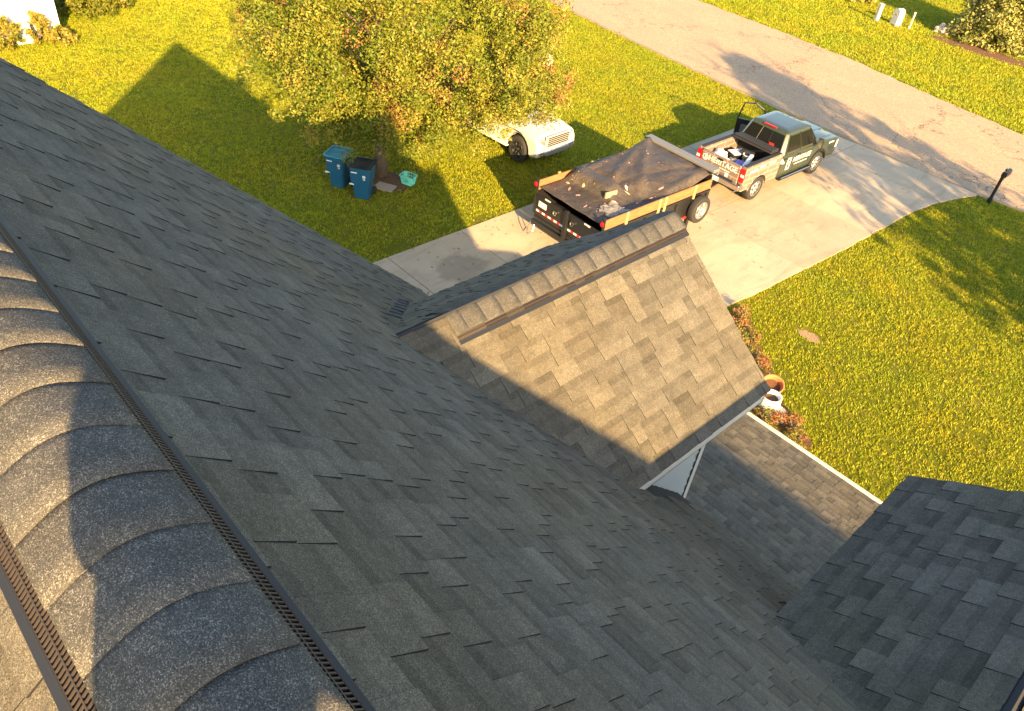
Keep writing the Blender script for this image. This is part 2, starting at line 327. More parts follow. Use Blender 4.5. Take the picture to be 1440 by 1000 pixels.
# ------------------------------------------------------------------ the house
XL,XR=-6.27,16.0; YR=.15; SM=.929          # main roof: left rake, right end, ridge line, slope
house=empty('house',(0,0,0),label='main house with dark shingled roof, gabled bays and a lower porch roof in the foreground',cat='house')
def zmain(y): return CAMZ-1.365+.158*SM-SM*abs(y-YR)-.012
YE,ZE=4.96,zmain(4.96)
DX,DZ,DS,DH=-3.37,CAMZ-3.36,.79,1.45; DYF=5.60   # left gable bay
WX0,WZ0,WS=-.50,CAMZ-4.14,.655; WYF=5.18; WXP=.60  # right gable bay
PZ,PY,PS=CAMZ-8.7,9.90,.25                     # porch roof
def zdorm(x): return DZ-DS*abs(x-DX)
def zwing(x): return WZ0+WS*(x-WX0) if x<WXP else WZ0+WS*(2*WXP-x-WX0)
def slab(name,pts,th,m,parent,**kw):
    p=[Vector(q) for q in pts]; n=(p[1]-p[0]).cross(p[2]-p[0]).normalized()
    if n.z<0: n=-n
    b=MB(); k=len(p); b.add([tuple(q) for q in p]+[tuple(q-n*th) for q in p],[tuple(range(k)),tuple(range(2*k-1,k-1,-1))]+[(i,i+k,(i+1)%k+k,(i+1)%k) for i in range(k)])
    return b.build(name,m,parent,**kw)
def shift(n,p,d): return tuple(Vector(p)-Vector(n)*d)
roof=slab('roof',[(XL,YR+.13,zmain(YR+.13)),(XR,YR+.13,zmain(YR+.13)),(XR,YE,ZE),(XL,YE,ZE)],.03,M['deck'],house)
slab('rear_roof',[(XL,YR-.13,zmain(YR+.13)),(XR,YR-.13,zmain(YR+.13)),(XR,-4.7,zmain(-4.7)),(XL,-4.7,zmain(-4.7))],.03,M['deck'],house)
def ymain(z): return YR+(zmain(YR)-z)/SM
dr_r=slab('bay_roof',[(DX,ymain(DZ)-.1,DZ),(DX,DYF,DZ),(DX+DH,DYF,DZ-DS*DH),(DX+DH,ymain(DZ-DS*DH)-.1,DZ-DS*DH)],.02,M['deck'],house)
dr_l=slab('bay_roof',[(DX,ymain(DZ)-.1,DZ),(DX,DYF,DZ),(DX-DH,DYF,DZ-DS*DH),(DX-DH,ymain(DZ-DS*DH)-.1,DZ-DS*DH)],.02,M['deck'],house)
ZWP=zwing(WXP)
wr=slab('bay_roof',[(WX0,WYF,WZ0),(WXP,WYF,ZWP),(WXP,ymain(ZWP)-.1,ZWP),(WX0,ymain(WZ0)-.1,WZ0)],.02,M['deck'],house)
slab('bay_roof',[(2*WXP-WX0,WYF,WZ0),(WXP,WYF,ZWP),(WXP,ymain(ZWP)-.1,ZWP),(2*WXP-WX0,ymain(WZ0)-.1,WZ0)],.02,M['deck'],house)
PXL,PXR=-5.0,1.2
pr=slab('porch_roof',[(PXL,PY,PZ),(PXR,PY,PZ),(PXR,4.72,PZ+PS*(PY-4.72)),(PXL,4.72,PZ+PS*(PY-4.72))],.03,M['deck'],house)
# shingles
EXP=.1429
cand=[]; field=MB()
def wedge(tooth):
    t0=.0108 if tooth else .0055; tk=.0025
    sk=random.uniform(-.02,.02) if tooth else 0
    w_=.62; tm=t0+(tk-t0)*w_
    return [(0,0,-.002),(1,0,-.002),(1,EXP+.015,-.002),(0,EXP+.015,-.002),(0,0,t0),(1,0,t0),(1,EXP*w_,tm),(0,EXP*w_,tm),(1,EXP+.015,tk),(0,EXP+.015,tk)]
WF=[(4,5,6,7),(7,6,8,9),(0,1,5,4),(1,2,8,6,5),(3,0,4,7,9)]
def wt(tone,tooth): return [tone, tone-(.10 if tooth else .20), tone-.12, tone, tone]
M['edge']=mat('cut_asphalt_edge',(.012,.011,.010),.95)
VAR=[]
for tooth in (0,1):
    row=[]
    for k in range(12):
        me=bpy.data.meshes.new('shingle'); me.from_pydata(wedge(tooth),[],WF); me.materials.append(M['shingle']); me.materials.append(M['edge']); me.polygons.foreach_set('material_index',[0,0,0,1,1]); at=me.attributes.new('tone','FLOAT','FACE')
        tone=(.18+.62*k/11)+(.10 if tooth else -.04); at.data.foreach_set('value',wt(tone,tooth)); row.append((me,tone))
    VAR.append(row)
def courses(parent,O,u,v,width,length,skip=lambda p:False,inside=None,v0=0.0,tonebias=0,tsd=2.8):
    O=Vector(O);u=Vector(u).normalized();v=Vector(v).normalized();n=u.cross(v)
    if n.z<0: u=-u; O=O-u*width; n=u.cross(v)
    j=0
    while v0+j*EXP<length-.06:
        vv=v0+j*EXP; sc_=min(1,(length-vv)/(EXP+.015)); x=-random.uniform(0,.2); tooth=random.random()<.5
        while x<width:
            wd=random.choice([.11,.15,.19,.24,.30])*(1 if tooth else .92)*random.uniform(.93,1.07)
            a=max(x,0);bb=min(x+wd,width)
            if bb-a>.02:
                c=O+u*((a+bb)/2)+v*(vv+EXP/2)
                if not skip(c):
                    k=min(11,max(0,int(random.gauss(5.5+tonebias,tsd))))
                    me,tone=VAR[int(tooth)][k]
                    o=O+u*a+v*(vv+random.uniform(-.003,.003)); px,py,z=proj(c)
                    vd=(c-Vector((0,0,CAMZ))); fac=abs(n.dot(vd.normalized())) if n.dot(vd)<0 else 0
                    ar=(bb-a)*EXP*fac*FPX*FPX/z/z if (-5<px<1445 and -5<py<1005 and z>.1) else 0
                    if ar>0 or random.random()<1: cand.append((ar,parent,o,u,v,n,bb-a,me,tone,tooth,(random.uniform(-.004,.004),sc_)))
            x+=wd; tooth=not tooth
        j+=1
def vis_main(c):
    if abs(c.x-DX)<DH and c.z<zdorm(c.x)-.11 and c.y<DYF and c.y>1: return True
    if WX0+.02<c.x<2*WXP-WX0 and c.z<zwing(c.x)-.11 and c.y>1: return True
    return False
nm=Vector((0,SM,1)).normalized(); vm_=Vector((0,-1,SM)).normalized()
Lm=(YE-YR-.13)*math.sqrt(1+SM*SM)
courses(roof,(XL-.02,YE+.012,ZE-.012),(1,0,0),(0,-1,SM),8.6,Lm,vis_main,tsd=1.1)
rr=bpy.data.objects['rear_roof']
courses(rr,(XL-.02,-2.6,zmain(-2.6)),(1,0,0),(0,1,SM),7.6,(2.6+YR-.13)*math.sqrt(1+SM*SM),lambda c:False)
dsl=math.sqrt(1+DS*DS)
def under_main(c): return c.z<zmain(c.y)-.13
def under_cap(c): return under_main(c) or (c.y>2.98 and abs(c.x-DX)<.13)
courses(dr_r,(DX+DH+.02,2.0,DZ-DS*(DH+.02)),(0,1,0),(-1,0,DS),DYF+.015-2.0,(DH+.0)*dsl,under_cap,tsd=1.6,tonebias=.6)
courses(dr_l,(DX-DH-.02,2.0,DZ-DS*(DH+.02)),(0,1,0),(1,0,DS),DYF+.015-2.0,(DH+.0)*dsl,under_cap,tsd=1.5)
courses(wr,(WX0-.02,1.2,WZ0-.02*WS),(0,1,0),(1,0,WS),WYF+.015-1.2,(WXP-WX0+.02)*math.sqrt(1+WS*WS),under_main,tsd=1.7)
courses(pr,(PXL,PY+.02,PZ-.005),(1,0,0),(0,-1,PS),PXR-PXL,(PY-4.75)*math.sqrt(1+PS*PS),lambda c:False,tonebias=.3,tsd=1.6)
slabR=[o for o in C.objects if o.name.startswith('bay_roof')][-1]
courses(slabR,(2*WXP-WX0+.02,1.2,WZ0),(0,1,0),(-1,0,WS),WYF+.015-1.2,(WXP-WX0+.02)*math.sqrt(1+WS*WS),under_main,tsd=1.7)
cand.sort(key=lambda t:-t[0])
for i,(ar,parent,o,u,v,n,wd,me,tone,tooth,rd) in enumerate(cand):
    R3=Matrix((u,v,n)).transposed().to_4x4(); R3.translation=o+n*.004
    if i<300:
        ob=obj('shingle',me,parent); ob.matrix_local=R3@Matrix.Rotation(rd[0],4,'Z')@Matrix.Diagonal((wd-.0015,rd[1],1,1))
    else:
        field.add([tuple(R3@Vector((p[0]*(wd-.0015),p[1]*rd[1],p[2]))) for p in wedge(tooth)],WF,tone); field.t[-5:]=wt(tone,tooth)
fm=field.mesh('shingles',M['shingle']); fm.materials.append(M['edge']); fm.polygons.foreach_set('material_index',[0,0,0,1,1]*(len(fm.polygons)//5)); obj('shingles',fm,roof,kind='stuff')
# ridge caps and vents
def ridge(parent,apex,u,s,length,slope,butt,rr_=.13,poff=-.046):
    """apex: deck apex point at u=0; u along the ridge; s horizontal across."""
    apex=Vector(apex);u=Vector(u);s=Vector(s);z=Vector((0,0,1)); E=.1745
    T=lambda a,y,h: tuple(apex+u*a+s*y+z*h)
    def prof(y): return poff-slope*(math.sqrt(y*y+rr_*rr_)-rr_)
    n=int(length/E)+1; hw=.160
    for k in range(n):
        a1=length-k*E if butt>0 else k*E; d=-1 if butt>0 else 1
        L=E+.03
        if k==n-1: L=max(.04,length-k*E)
        b=MB(); rows=[]; seg=16; lift=random.uniform(.006,.010); skew=random.uniform(-.004,.004); hw2=hw+random.uniform(-.003,.003)
        for (t,h) in ((0,lift),(.35,lift*.8),(.75,lift*.35),(1,.001)):
            rows.append([T(a1+d*L*t+skew*(y_/hw),y_,prof(y_)+h) for y_ in [-hw2+2*hw2*i/seg for i in range(seg+1)]])
        rows.insert(0,[T(a1+skew*(y_/hw),y_*1.0,prof(y_)+lift-.006) for y_ in [-hw2+2*hw2*i/seg for i in range(seg+1)]])
        b.rings(rows,closed=False)
        fl=[(0+seg_i) for seg_i in ()]
        tone=random.uniform(.42,.62); b.t=[tone]*len(b.t)
        o=b.build('ridge_cap',M['cap'],parent,smooth=False); o.data.polygons.foreach_set('use_smooth',[i>=16 for i in range(len(o.data.polygons))])
        sm_=o.modifiers.new('t','SOLIDIFY'); sm_.thickness=.004; sm_.offset=-1
    v=MB(); bars=MB()
    for sd in (-1,1):
        P=[(sd*.150,prof(.150)-.004),(sd*.156,prof(.156)-.003)]
        # recess, rails, flange
        yo=[.152,.170,.173,.190,.193,.208]
        def dk(y): return -slope*y
        # dark recess plate
        pl=[(sd*.148,prof(.148)-.022),(sd*.196,dk(.196)+.006),(sd*.196,dk(.196)+.002),(sd*.148,dk(.148))]
        v.add([T(0,*p) for p in pl]+[T(length,*p) for p in pl],[(0,1,5,4),(1,2,6,5),(0,3,7,4)],0)
        def rail(y0,y1,h0,h1,t=.004):
            q=[(sd*y0,h0),(sd*y1,h1),(sd*y1,h1-t),(sd*y0,h0-t)]
            bars_.add([T(0,*p) for p in q]+[T(length,*p) for p in q],[(0,1,5,4),(1,2,6,5),(2,3,7,6),(3,0,4,7),(0,1,2,3),(4,5,6,7)],.5)
        bars_=MB()
        hA=prof(.150)-.004; hB=dk(.193)+.016
        f=lambda y:hA+(hB-hA)*(y-.150)/(.193-.150)
        rail(.150,.154,f(.150),f(.154)); rail(.1705,.1735,f(.1705)+.001,f(.1735)+.001); rail(.189,.193,f(.189),f(.193))
        bars_.build('vent_rail',M['ventbar'],parent) if False else bars.add(bars_.v,bars_.f)
        # flange
        q=[(sd*.191,f(.191)+.001),(sd*.196,dk(.196)+.016),(sd*.208,dk(.208)+.018),(sd*.209,dk(.209)+.006)]
        fl=MB(); fl.add([T(0,*p) for p in q]+[T(length,*p) for p in q],[(0,1,5,4),(1,2,6,5),(2,3,7,6)]); fl.build('vent_flange',M['vent'],parent)
        a=0.006
        while a<length:
            q=[T(a,sd*.152,f(.152)),T(a+.0042,sd*.152,f(.152)),T(a+.0042,sd*.191,f(.191)),T(a,sd*.191,f(.191))]
            q2=[(p[0],p[1],p[2]-.006) for p in q]
            bars.add(q+q2,[(0,1,2,3),(0,4,5,1),(1,5,6,2),(3,7,4,0),(2,6,7,3)],.5); a+=.0125
    v.build('ridge_vent',M['ventdark'],parent); bars.build('vent_slats',M['ventbar'],parent,kind='stuff')
ZA=zmain(YR)+.012
ridge(house,(XL-.02,YR,ZA),(1,0,0),(0,1,0),8.2,SM,1)
ridge(house,(DX,2.88,DZ+.008),(0,1,0),(1,0,0),DYF+.02-2.88,DS,1,.075,-.022)
# trims and walls
def board(name,a,b_,h,th,m,parent,out):   # a board hanging below the line a-b
    a=Vector(a);b_=Vector(b_);o=Vector(out).normalized()*th; z=Vector((0,0,-h))
    mb=MB(); q=[a,b_,b_+z,a+z]; mb.add([tuple(p) for p in q]+[tuple(p+o) for p in q],[(0,1,2,3),(7,6,5,4),(0,4,5,1),(1,5,6,2),(2,6,7,3),(3,7,4,0)])
    return mb.build(name,m,parent,bevel=.003)
ze=DZ-DS*DH
board('fascia',(DX+DH,ymain(ze)-.02,ze-.012),(DX+DH,DYF,ze-.012),.15,-.022,M['trim'],house,(1,0,0))
board('fascia',(DX-DH,ymain(ze)-.02,ze-.012),(DX-DH,DYF,ze-.012),.15,-.022,M['trim'],house,(-1,0,0))
board('rake_board',(DX,DYF,DZ-.02),(DX+DH,DYF,ze-.02),.16,-.022,M['trim'],house,(0,1,0))
board('rake_board',(DX,DYF,DZ-.02),(DX-DH,DYF,ze-.02),.16,-.022,M['trim'],house,(0,1,0))
board('fascia',(WX0,ymain(WZ0),WZ0-.012),(WX0,WYF,WZ0-.012),.15,-.022,M['trim'],house,(-1,0,0))
board('rake_board',(WX0,WYF,WZ0-.02),(WXP,WYF,ZWP-.02),.16,-.022,M['trim'],house,(0,1,0))
board('fascia',(XL,YE,ZE-.014),(-.55,YE,ZE-.014),.17,-.02,M['trim'],house,(0,1,0))
board('rake_board',(XL,YR,zmain(YR)-.03),(XL,YE,ZE-.03),.18,-.022,M['trim'],house,(-1,0,0))
board('rake_board',(XL,YR,zmain(YR)-.03),(XL,-4.7,zmain(-4.7)-.03),.18,-.022,M['trim'],house,(-1,0,0))
# drip edge slivers on the bay eave
b=MB(); b.box((DX+DH+.008,(ymain(ze)+DYF)/2,ze-.008),(.02,DYF-ymain(ze),.006)); b.build('drip_edge',M['trim'],house)
# gutter of the porch
b=MB(); q=[(.0,0),(.10,0),(.115,.02),(.115,.075),(.10,.09),(.096,.088),(.105,.072),(.105,.024),(.096,.008),(.004,.008),(.004,.08),(0,.08)]
b.prism([(PY+.03+p,PZ-.10+r) for p,r in q],'x',PXL-.05,PXR); b.build('gutter',M['trim'],house)
# soffits
slab('soffit',[(DX+DH,3.6,ze-.15),(DX+DH,DYF,ze-.15),(-2.13,DYF,ze-.15),(-2.13,3.6,ze-.15)],.01,M['trim'],house)
# bay side wall: siding boards and corner board
BX=-2.14; yk=5.07
zt=ze-.15; lap=.115
k=0; z0=ze-.10-.115
while z0>zmain(yk)-.25:
    ya=max(ymain(z0+lap)-.06,3.2)
    if ya<yk-.05:
        b=MB(); b.add([(BX-.05,ya,z0),(BX+.030,ya,z0),(BX+.002,ya,z0+lap+.01),(BX-.05,ya,z0+lap+.01),(BX-.05,yk,z0),(BX+.030,yk,z0),(BX+.002,yk,z0+lap+.01),(BX-.05,yk,z0+lap+.01)],
              [(0,1,2,3),(4,7,6,5),(1,5,6,2),(0,4,5,1)]); b.build('siding_board',M['siding'],house)
    z0-=lap; k+=1
b=MB(); b.box((BX+.0,yk+.055,(zt+ZE-.5)/2),(.05,.11,zt-ZE+.5)); b.build('corner_board',M['trim'],house,bevel=.004)
b=MB(); b.box((BX+.026,yk+.012,(zt+ZE-.5)/2),(.012,.022,zt-ZE+.5)); b.build('corner_trim',M['vent'],house)
# main walls
b=MB(); b.box((5.0,0,(ZE)/2-.1),(22.0,9.2,ZE-.2)); b.build('wall',M['siding'],house)
b=MB(); b.prism([(-4.6,ZE-.2),(4.6,ZE-.2),(YR,zmain(YR)-.25)],'x',-6.0,-5.9); b.build('gable_wall',M['siding'],house)
b=MB(); b.prism([(DX-DH+.2,ZE-2.9),(DX+DH-.22,ZE-2.9),(DX+DH-.22,ze-.1),(DX,DZ-.15),(DX-DH+.2,ze-.1)],'y',4.62,5.10); b.build('bay_front_wall',M['siding'],house)
b=MB(); b.prism([(WX0+.22,3.4),(2*WXP-WX0-.2,3.4),(2*WXP-WX0-.2,WZ0-.1),(WXP,ZWP-.15),(WX0+.22,WZ0-.1)],'y',4.62,4.95); b.build('bay_front_wall',M['siding'],house)
b=MB(); b.box(((PXL+PXR)/2,9.3,1.6),(PXR-PXL-.4,.2,3.2)); b.build('porch_wall',M['siding'],house)
# invented block beyond the frame, shaped to throw a gable shadow on the lawn
RX,RZ,RY=4.55,9.25,4.45
b=MB(); b.prism([(RX-1.6,0),(RX,0),(RX,RZ-.1),(RX-1.6,RZ-.7)],'y',-3,RY-.1); b.build('shadow_block_wall',M['siding'],house)
slab('shadow_block_roof',[(RX-1.7,-3,RZ-.65),(RX-1.7,RY,RZ-.65),(RX+.02,RY,RZ),(RX+.02,-3,RZ)],.05,M['shingle'],house)
# step flashing where the left bay meets the main roof
for k in range(7):
    z_=ze+.12+k*.115; x_=DX-(DZ-z_)/DS; y_=ymain(z_)
    b=MB(); b.box((x_-.10,y_+.02,z_+.022),(.12,.012,.006),rz=.5); b.build('step_flashing',M['black'],house)

# ------------------------------------------------------------------ vegetation
def leaves(name, centres, radii, per, size, m, tones, parent, spread=.16, aspect=.55, outward=None, flat=.0):
    n=len(centres); N=n*per; c=np.repeat(np.array(centres),per,0); r=np.repeat(np.array(radii),per)
    d=rng.normal(0,1,(N,3)); d/=np.linalg.norm(d,axis=1)[:,None]; p=c+d*(r*rng.uniform(.25,1,N)**.6)[:,None]
    nrm=d+rng.normal(0,.8,(N,3)); nrm/=np.linalg.norm(nrm,axis=1)[:,None]
    t=np.cross(nrm,rng.normal(0,1,(N,3))); t/=np.linalg.norm(t,axis=1)[:,None]; bt=np.cross(nrm,t)
    s=size*rng.uniform(.6,1.25,N); a=t*s[:,None]; b_=bt*(s*aspect)[:,None]*.5
    v=np.stack([p,p+a*.45+b_,p+a,p+a*.45-b_],1)
    tn=np.clip(np.repeat(np.array(tones),per)+rng.normal(0,spread,N),0,1)
    o=tri_obj(name,v,tn,m,parent); tag(o,kind='stuff'); return o
def limbs(b,base,top,r,n,reach,seed):
    rd=random.Random(seed); base=Vector(base); top=Vector(top)
    b.tube([base,base.lerp(top,.12),base.lerp(top,.35),base.lerp(top,.7)+Vector((rd.uniform(-.15,.15),rd.uniform(-.15,.15),0)),top],[r*1.5,r*1.05,r*.85,r*.5,r*.12],10)
    for i in range(n):
        t=rd.uniform(.22,.9); p=base.lerp(top,t); a=i*2.4+rd.uniform(-.4,.4); L=reach*(1-t*.45)*rd.uniform(.7,1.05); up=rd.uniform(.35,.8)
        d=Vector((math.cos(a),math.sin(a),up)); q=[p]+[p+d*L*k/3+Vector((rd.uniform(-.1,.1),rd.uniform(-.1,.1),.1*k*k/3)) for k in (1,2,3)]
        b.tube(q,[r*.4*(1-t*.5),r*.28,r*.16,r*.05],6)
        for j in range(4):
            s_=q[1].lerp(q[3],rd.uniform(0,1)); d2=Vector((rd.uniform(-1,1),rd.uniform(-1,1),rd.uniform(.1,1))).normalized()
            b.tube([s_,s_+d2*L*.25,s_+d2*L*.45+Vector((0,0,.1))],[r*.13,r*.08,r*.03],5)
TX,TY=-19.15,13.35
tree=empty('pear_tree',(TX,TY,0),label='large broad tree with golden green and reddish leaves standing over the two blue bins',cat='tree')
b=MB(); limbs(b,(0,0,0),(0,0,8.2),.17,16,3.9,3); b.build('trunk',M['bark'],tree,smooth=True)
cen=[];rad=[];ton=[]
redspots=[(rng.normal(0,1,3)) for _ in range(34)]
redspots=[r_/np.linalg.norm(r_) for r_ in redspots]
def crownR(d):   # radius of the crown in direction d
    az=math.atan2(d[1],d[0]); base=4.78*(1+.07*math.sin(3*az+1)+.05*math.sin(5*az+2)+.05*math.sin(7*az)); 
    el=d[2]
    v=3.9 if el>0 else 3.3
    k=1/math.sqrt((d[0]**2+d[1]**2)/base**2+el*el/v**2)
    return k*(1+.08*math.sin(9*az+6*el)*math.cos(7*el+1))
for i in range(2300):
    d=rng.normal(0,1,3); d/=np.linalg.norm(d); k=rng.uniform(.3,1)**.42; rr2=crownR(d)*k
    p=d*rr2+np.array([.3,.55,4.75])
    if p[2]<1.0: continue
    if p[2]<1.7 and rng.random()<.45: continue
    # a cleft between the two main leaders
    cl=abs(p[0]*.78+p[1]*.62-.15+.35*math.sin(p[2]*1.3))
    if cl<.33 and k>.72 and rng.random()<.8: continue
    lump=math.sin(p[0]*1.6+p[2]*1.1)*math.cos(p[1]*1.7-p[2]*1.4)+.5*math.sin(p[0]*3.1-p[1]*2.7+p[2]*3.3)
    if lump<-.40 and k>.8 and rng.random()<.85: continue
    cen.append(p); rad.append(rng.uniform(.22,.44)); isred=max(float(d@r_) for r_ in redspots)>.990 and rng.random()<.5
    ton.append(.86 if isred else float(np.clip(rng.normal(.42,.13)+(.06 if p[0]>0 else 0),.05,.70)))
for i in range(170):
    q_=rng.normal(0,1,3); q_/=np.linalg.norm(q_); q_=q_*np.array([1.5,1.9,1.05])*rng.uniform(.2,1)**.4
    cen.append(q_+np.array([-16.75-TX,17.0-TY,3.15])); rad.append(rng.uniform(.2,.38)); ton.append(.84 if (q_[0]>.5 and q_[1]>.2 and rng.random()<.6) else float(np.clip(rng.normal(.48,.12),.1,.7)))
for i in range(9): 
    cen.append(np.array([-17.4-TX+rng.normal(0,.25),18.6-TY+rng.normal(0,.2),4.0+rng.normal(0,.2)])); rad.append(.25); ton.append(.84)
for i in range(34):
    cen.append(np.array([-19.2-TX+rng.normal(0,.55),11.75-TY+rng.normal(0,.45),1.95+rng.normal(0,.22)])); rad.append(.24); ton.append(.35)
leaves('crown',cen,rad,112,.088,M['leaf'],ton,tree,spread=.10)
# low hanging shaded branches near the bins
def bush(name,loc,clumps,R0,H,m,per,size,label,cat='shrub',group=None,shape='dome',tone=.4,stems=True,sq=1,rot=0):
    e=empty(name,loc,rot,label,cat,group); c=[];r=[];t=[]
    for i in range(clumps):
        a=random.uniform(0,6.283); h=random.random()
        if shape=='dome': q=math.sqrt(max(0,1-h*h)); rr3=R0*q*math.sqrt(random.uniform(.3,1))
        elif shape=='cone': rr3=R0*(1-h*.8)*math.sqrt(random.uniform(.45,1))*(1+.12*math.sin(a*5+h*9))
        else: rr3=R0*math.sqrt(random.random())
        c.append((rr3*math.cos(a),rr3*math.sin(a)*sq,H*h+.08)); r.append(random.uniform(.12,.25)*max(R0,.6)); t.append(min(1,max(0,random.gauss(tone,.16))))
    leaves('foliage',c,r,per,size,m,t,e,aspect=.5)
    b=MB()
    for i in range(7):
        a=i*.9; b.tube([(0,0,0),(R0*.3*math.cos(a),R0*.3*math.sin(a),H*.4),(R0*.6*math.cos(a),R0*.6*math.sin(a)*sq,H*.75)],[.03,.02,.008],5)
    b.build('stem',M['bark'],e); return e
bush('evergreen_bush',(-14.0,53.4,0),620,2.75,5.6,M['spruce'],70,.20,'big rounded evergreen bush with dense needles beyond the road near the top right corner','bush',shape='cone',tone=.5,sq=.9)
bush('evergreen_bush',(-23.3,53.6,0),150,1.3,1.9,M['spruce'],50,.18,'small bright evergreen bush at the top edge, left of the white utility posts','bush',tone=.6)
bush('evergreen_bush',(-26.2,54.3,0),60,.8,1.2,M['spruce'],50,.16,'low dark shrub at the top edge further left of the utility posts','bush',tone=.3)
bush('hedge_bush',(-38.6,11.6,0),150,1.5,1.9,M['shrub'],60,.15,'round green bush behind the corner of the cream neighbouring house','bush',tone=.5)
pts=[(-35.6,8.3),(-35.3,7.2),(-35.5,6.2),(-35.2,5.1),(-35.4,4.0),(-35.1,9.0)]
labs=['leggy pale shrub nearest the corner board of the cream house','pale straggly shrub second from the cream house corner','green and tan shrub under the electric meter of the cream house','bushy tan shrub left of the electric meter at the cream house','pale shrub at the very left edge in front of the cream house','short tuft of leaves just right of the cream house corner']
for (x,y),lb in zip(pts,labs): bush('foundation_shrub',(x,y,0),26,.55,1.0 if x<-35.15 else .5,M['shrub'],55,.14,lb,'shrub','foundation shrubs along the cream house',tone=.75)
# off-frame tree whose shadow streaks the road
ot=empty('bare_tree',(9.0,21.6,0),label='tall half bare tree on the front lawn beyond the right edge of the picture',cat='tree')
b=MB(); limbs(b,(0,0,0),(0,0,11.5),.2,40,4.6,11); b.build('trunk',M['bark'],ot)
cc=[];rr4=[];tt=[]
for i in range(900):
    h=random.uniform(1.8,11.5); a=random.uniform(0,6.283); rad_=(4.3 if h<6.5 else 4.3*(12.5-h)/6)*math.sqrt(random.random())
    cc.append((rad_*math.cos(a),rad_*math.sin(a),h)); rr4.append(random.uniform(.18,.42)); tt.append(.5)
cc=[c_ for c_ in cc if math.sin(c_[0]*2.1+c_[2]*.5)*math.cos(c_[1]*2.3-c_[2]*.35)>-.5]; rr4=rr4[:len(cc)]; tt=tt[:len(cc)]
leaves('crown',cc,rr4,75,.16,M['leaf'],tt,ot)
# flower bed beside the driveway, plants one by one
bed=[(-7.30,16.9,.26,.22,.66),(-6.95,16.45,.26,.22,.60),(-6.7,15.9,.26,.25,.30),(-6.40,16.15,.13,.22,.76),(-6.3,15.45,.27,.25,.34),(-6.0,15.1,.25,.3,.2),(-5.75,15.5,.14,.2,.74),(-5.55,14.9,.26,.2,.3),(-4.95,14.2,.2,.25,.45),(-4.55,13.85,.22,.25,.52),(-4.3,13.95,.18,.25,.95),(-4.0,14.2,.22,.22,.66),(-3.75,13.95,.2,.15,.62)]
names=['rust red flowering plant at the driveway end of the flower bed','orange tinted plant second from the driveway in the flower bed','leafy green plant third from the driveway in the flower bed','small red flowering plant on the lawn side of the flower bed','green plant in the middle of the flower bed','dark green plant just past the middle of the flower bed','small reddish flower clump on the lawn side near the bed middle','low green plant just before the terracotta pot','yellow green plant beside the white pot','cream flowered plant under the white pot','pink flowering plant closest below the white pot','reddish mound of flowers nearest the porch gutter','small rusty plant at the gutter end of the flower bed']
for (x,y,r_,h_,t_),lb in zip(bed,names): bush('flowering_plant',(x,y,0),9,r_*1.2,h_,M['bloom'],45,.06,lb,'plant','plants in the flower bed',tone=t_*.82)
b=MB(); b.prism([(-7.7,17.1),(-7.2,16.5),(-6.2,15.0),(-5.3,14.2),(-4.8,13.0),(-3.2,13.0),(-3.4,14.1),(-4.0,14.5),(-4.9,14.9),(-5.4,15.6),(-6.2,16.2),(-6.9,16.9),(-7.5,17.4)],'z',-.02,.02); b.build('flower_bed',M['mulch'],kind='structure')

n_=700; lx=np.concatenate([rng.uniform(DL,-8,70),rng.normal(TX,4,n_-70)]); ly=np.concatenate([rng.uniform(10,30,70),rng.normal(TY,3.5,n_-70)])
la=rng.uniform(0,6.28,n_); lz=np.where(lx>DL,.055,.06); ls=rng.uniform(.03,.06,n_); v_=np.stack([np.stack([lx+ls*np.cos(la+k*1.57)*(1 if k%2==0 else .55),ly+ls*np.sin(la+k*1.57)*(1 if k%2==0 else .55),lz+(.012 if k==0 else 0)],1) for k in range(4)],1)
tag(tri_obj('fallen_leaves',v_,rng.uniform(.75,1,n_),M['leaf']),'dry fallen leaves scattered over the driveway and under the tree','leaves',kind='stuff')
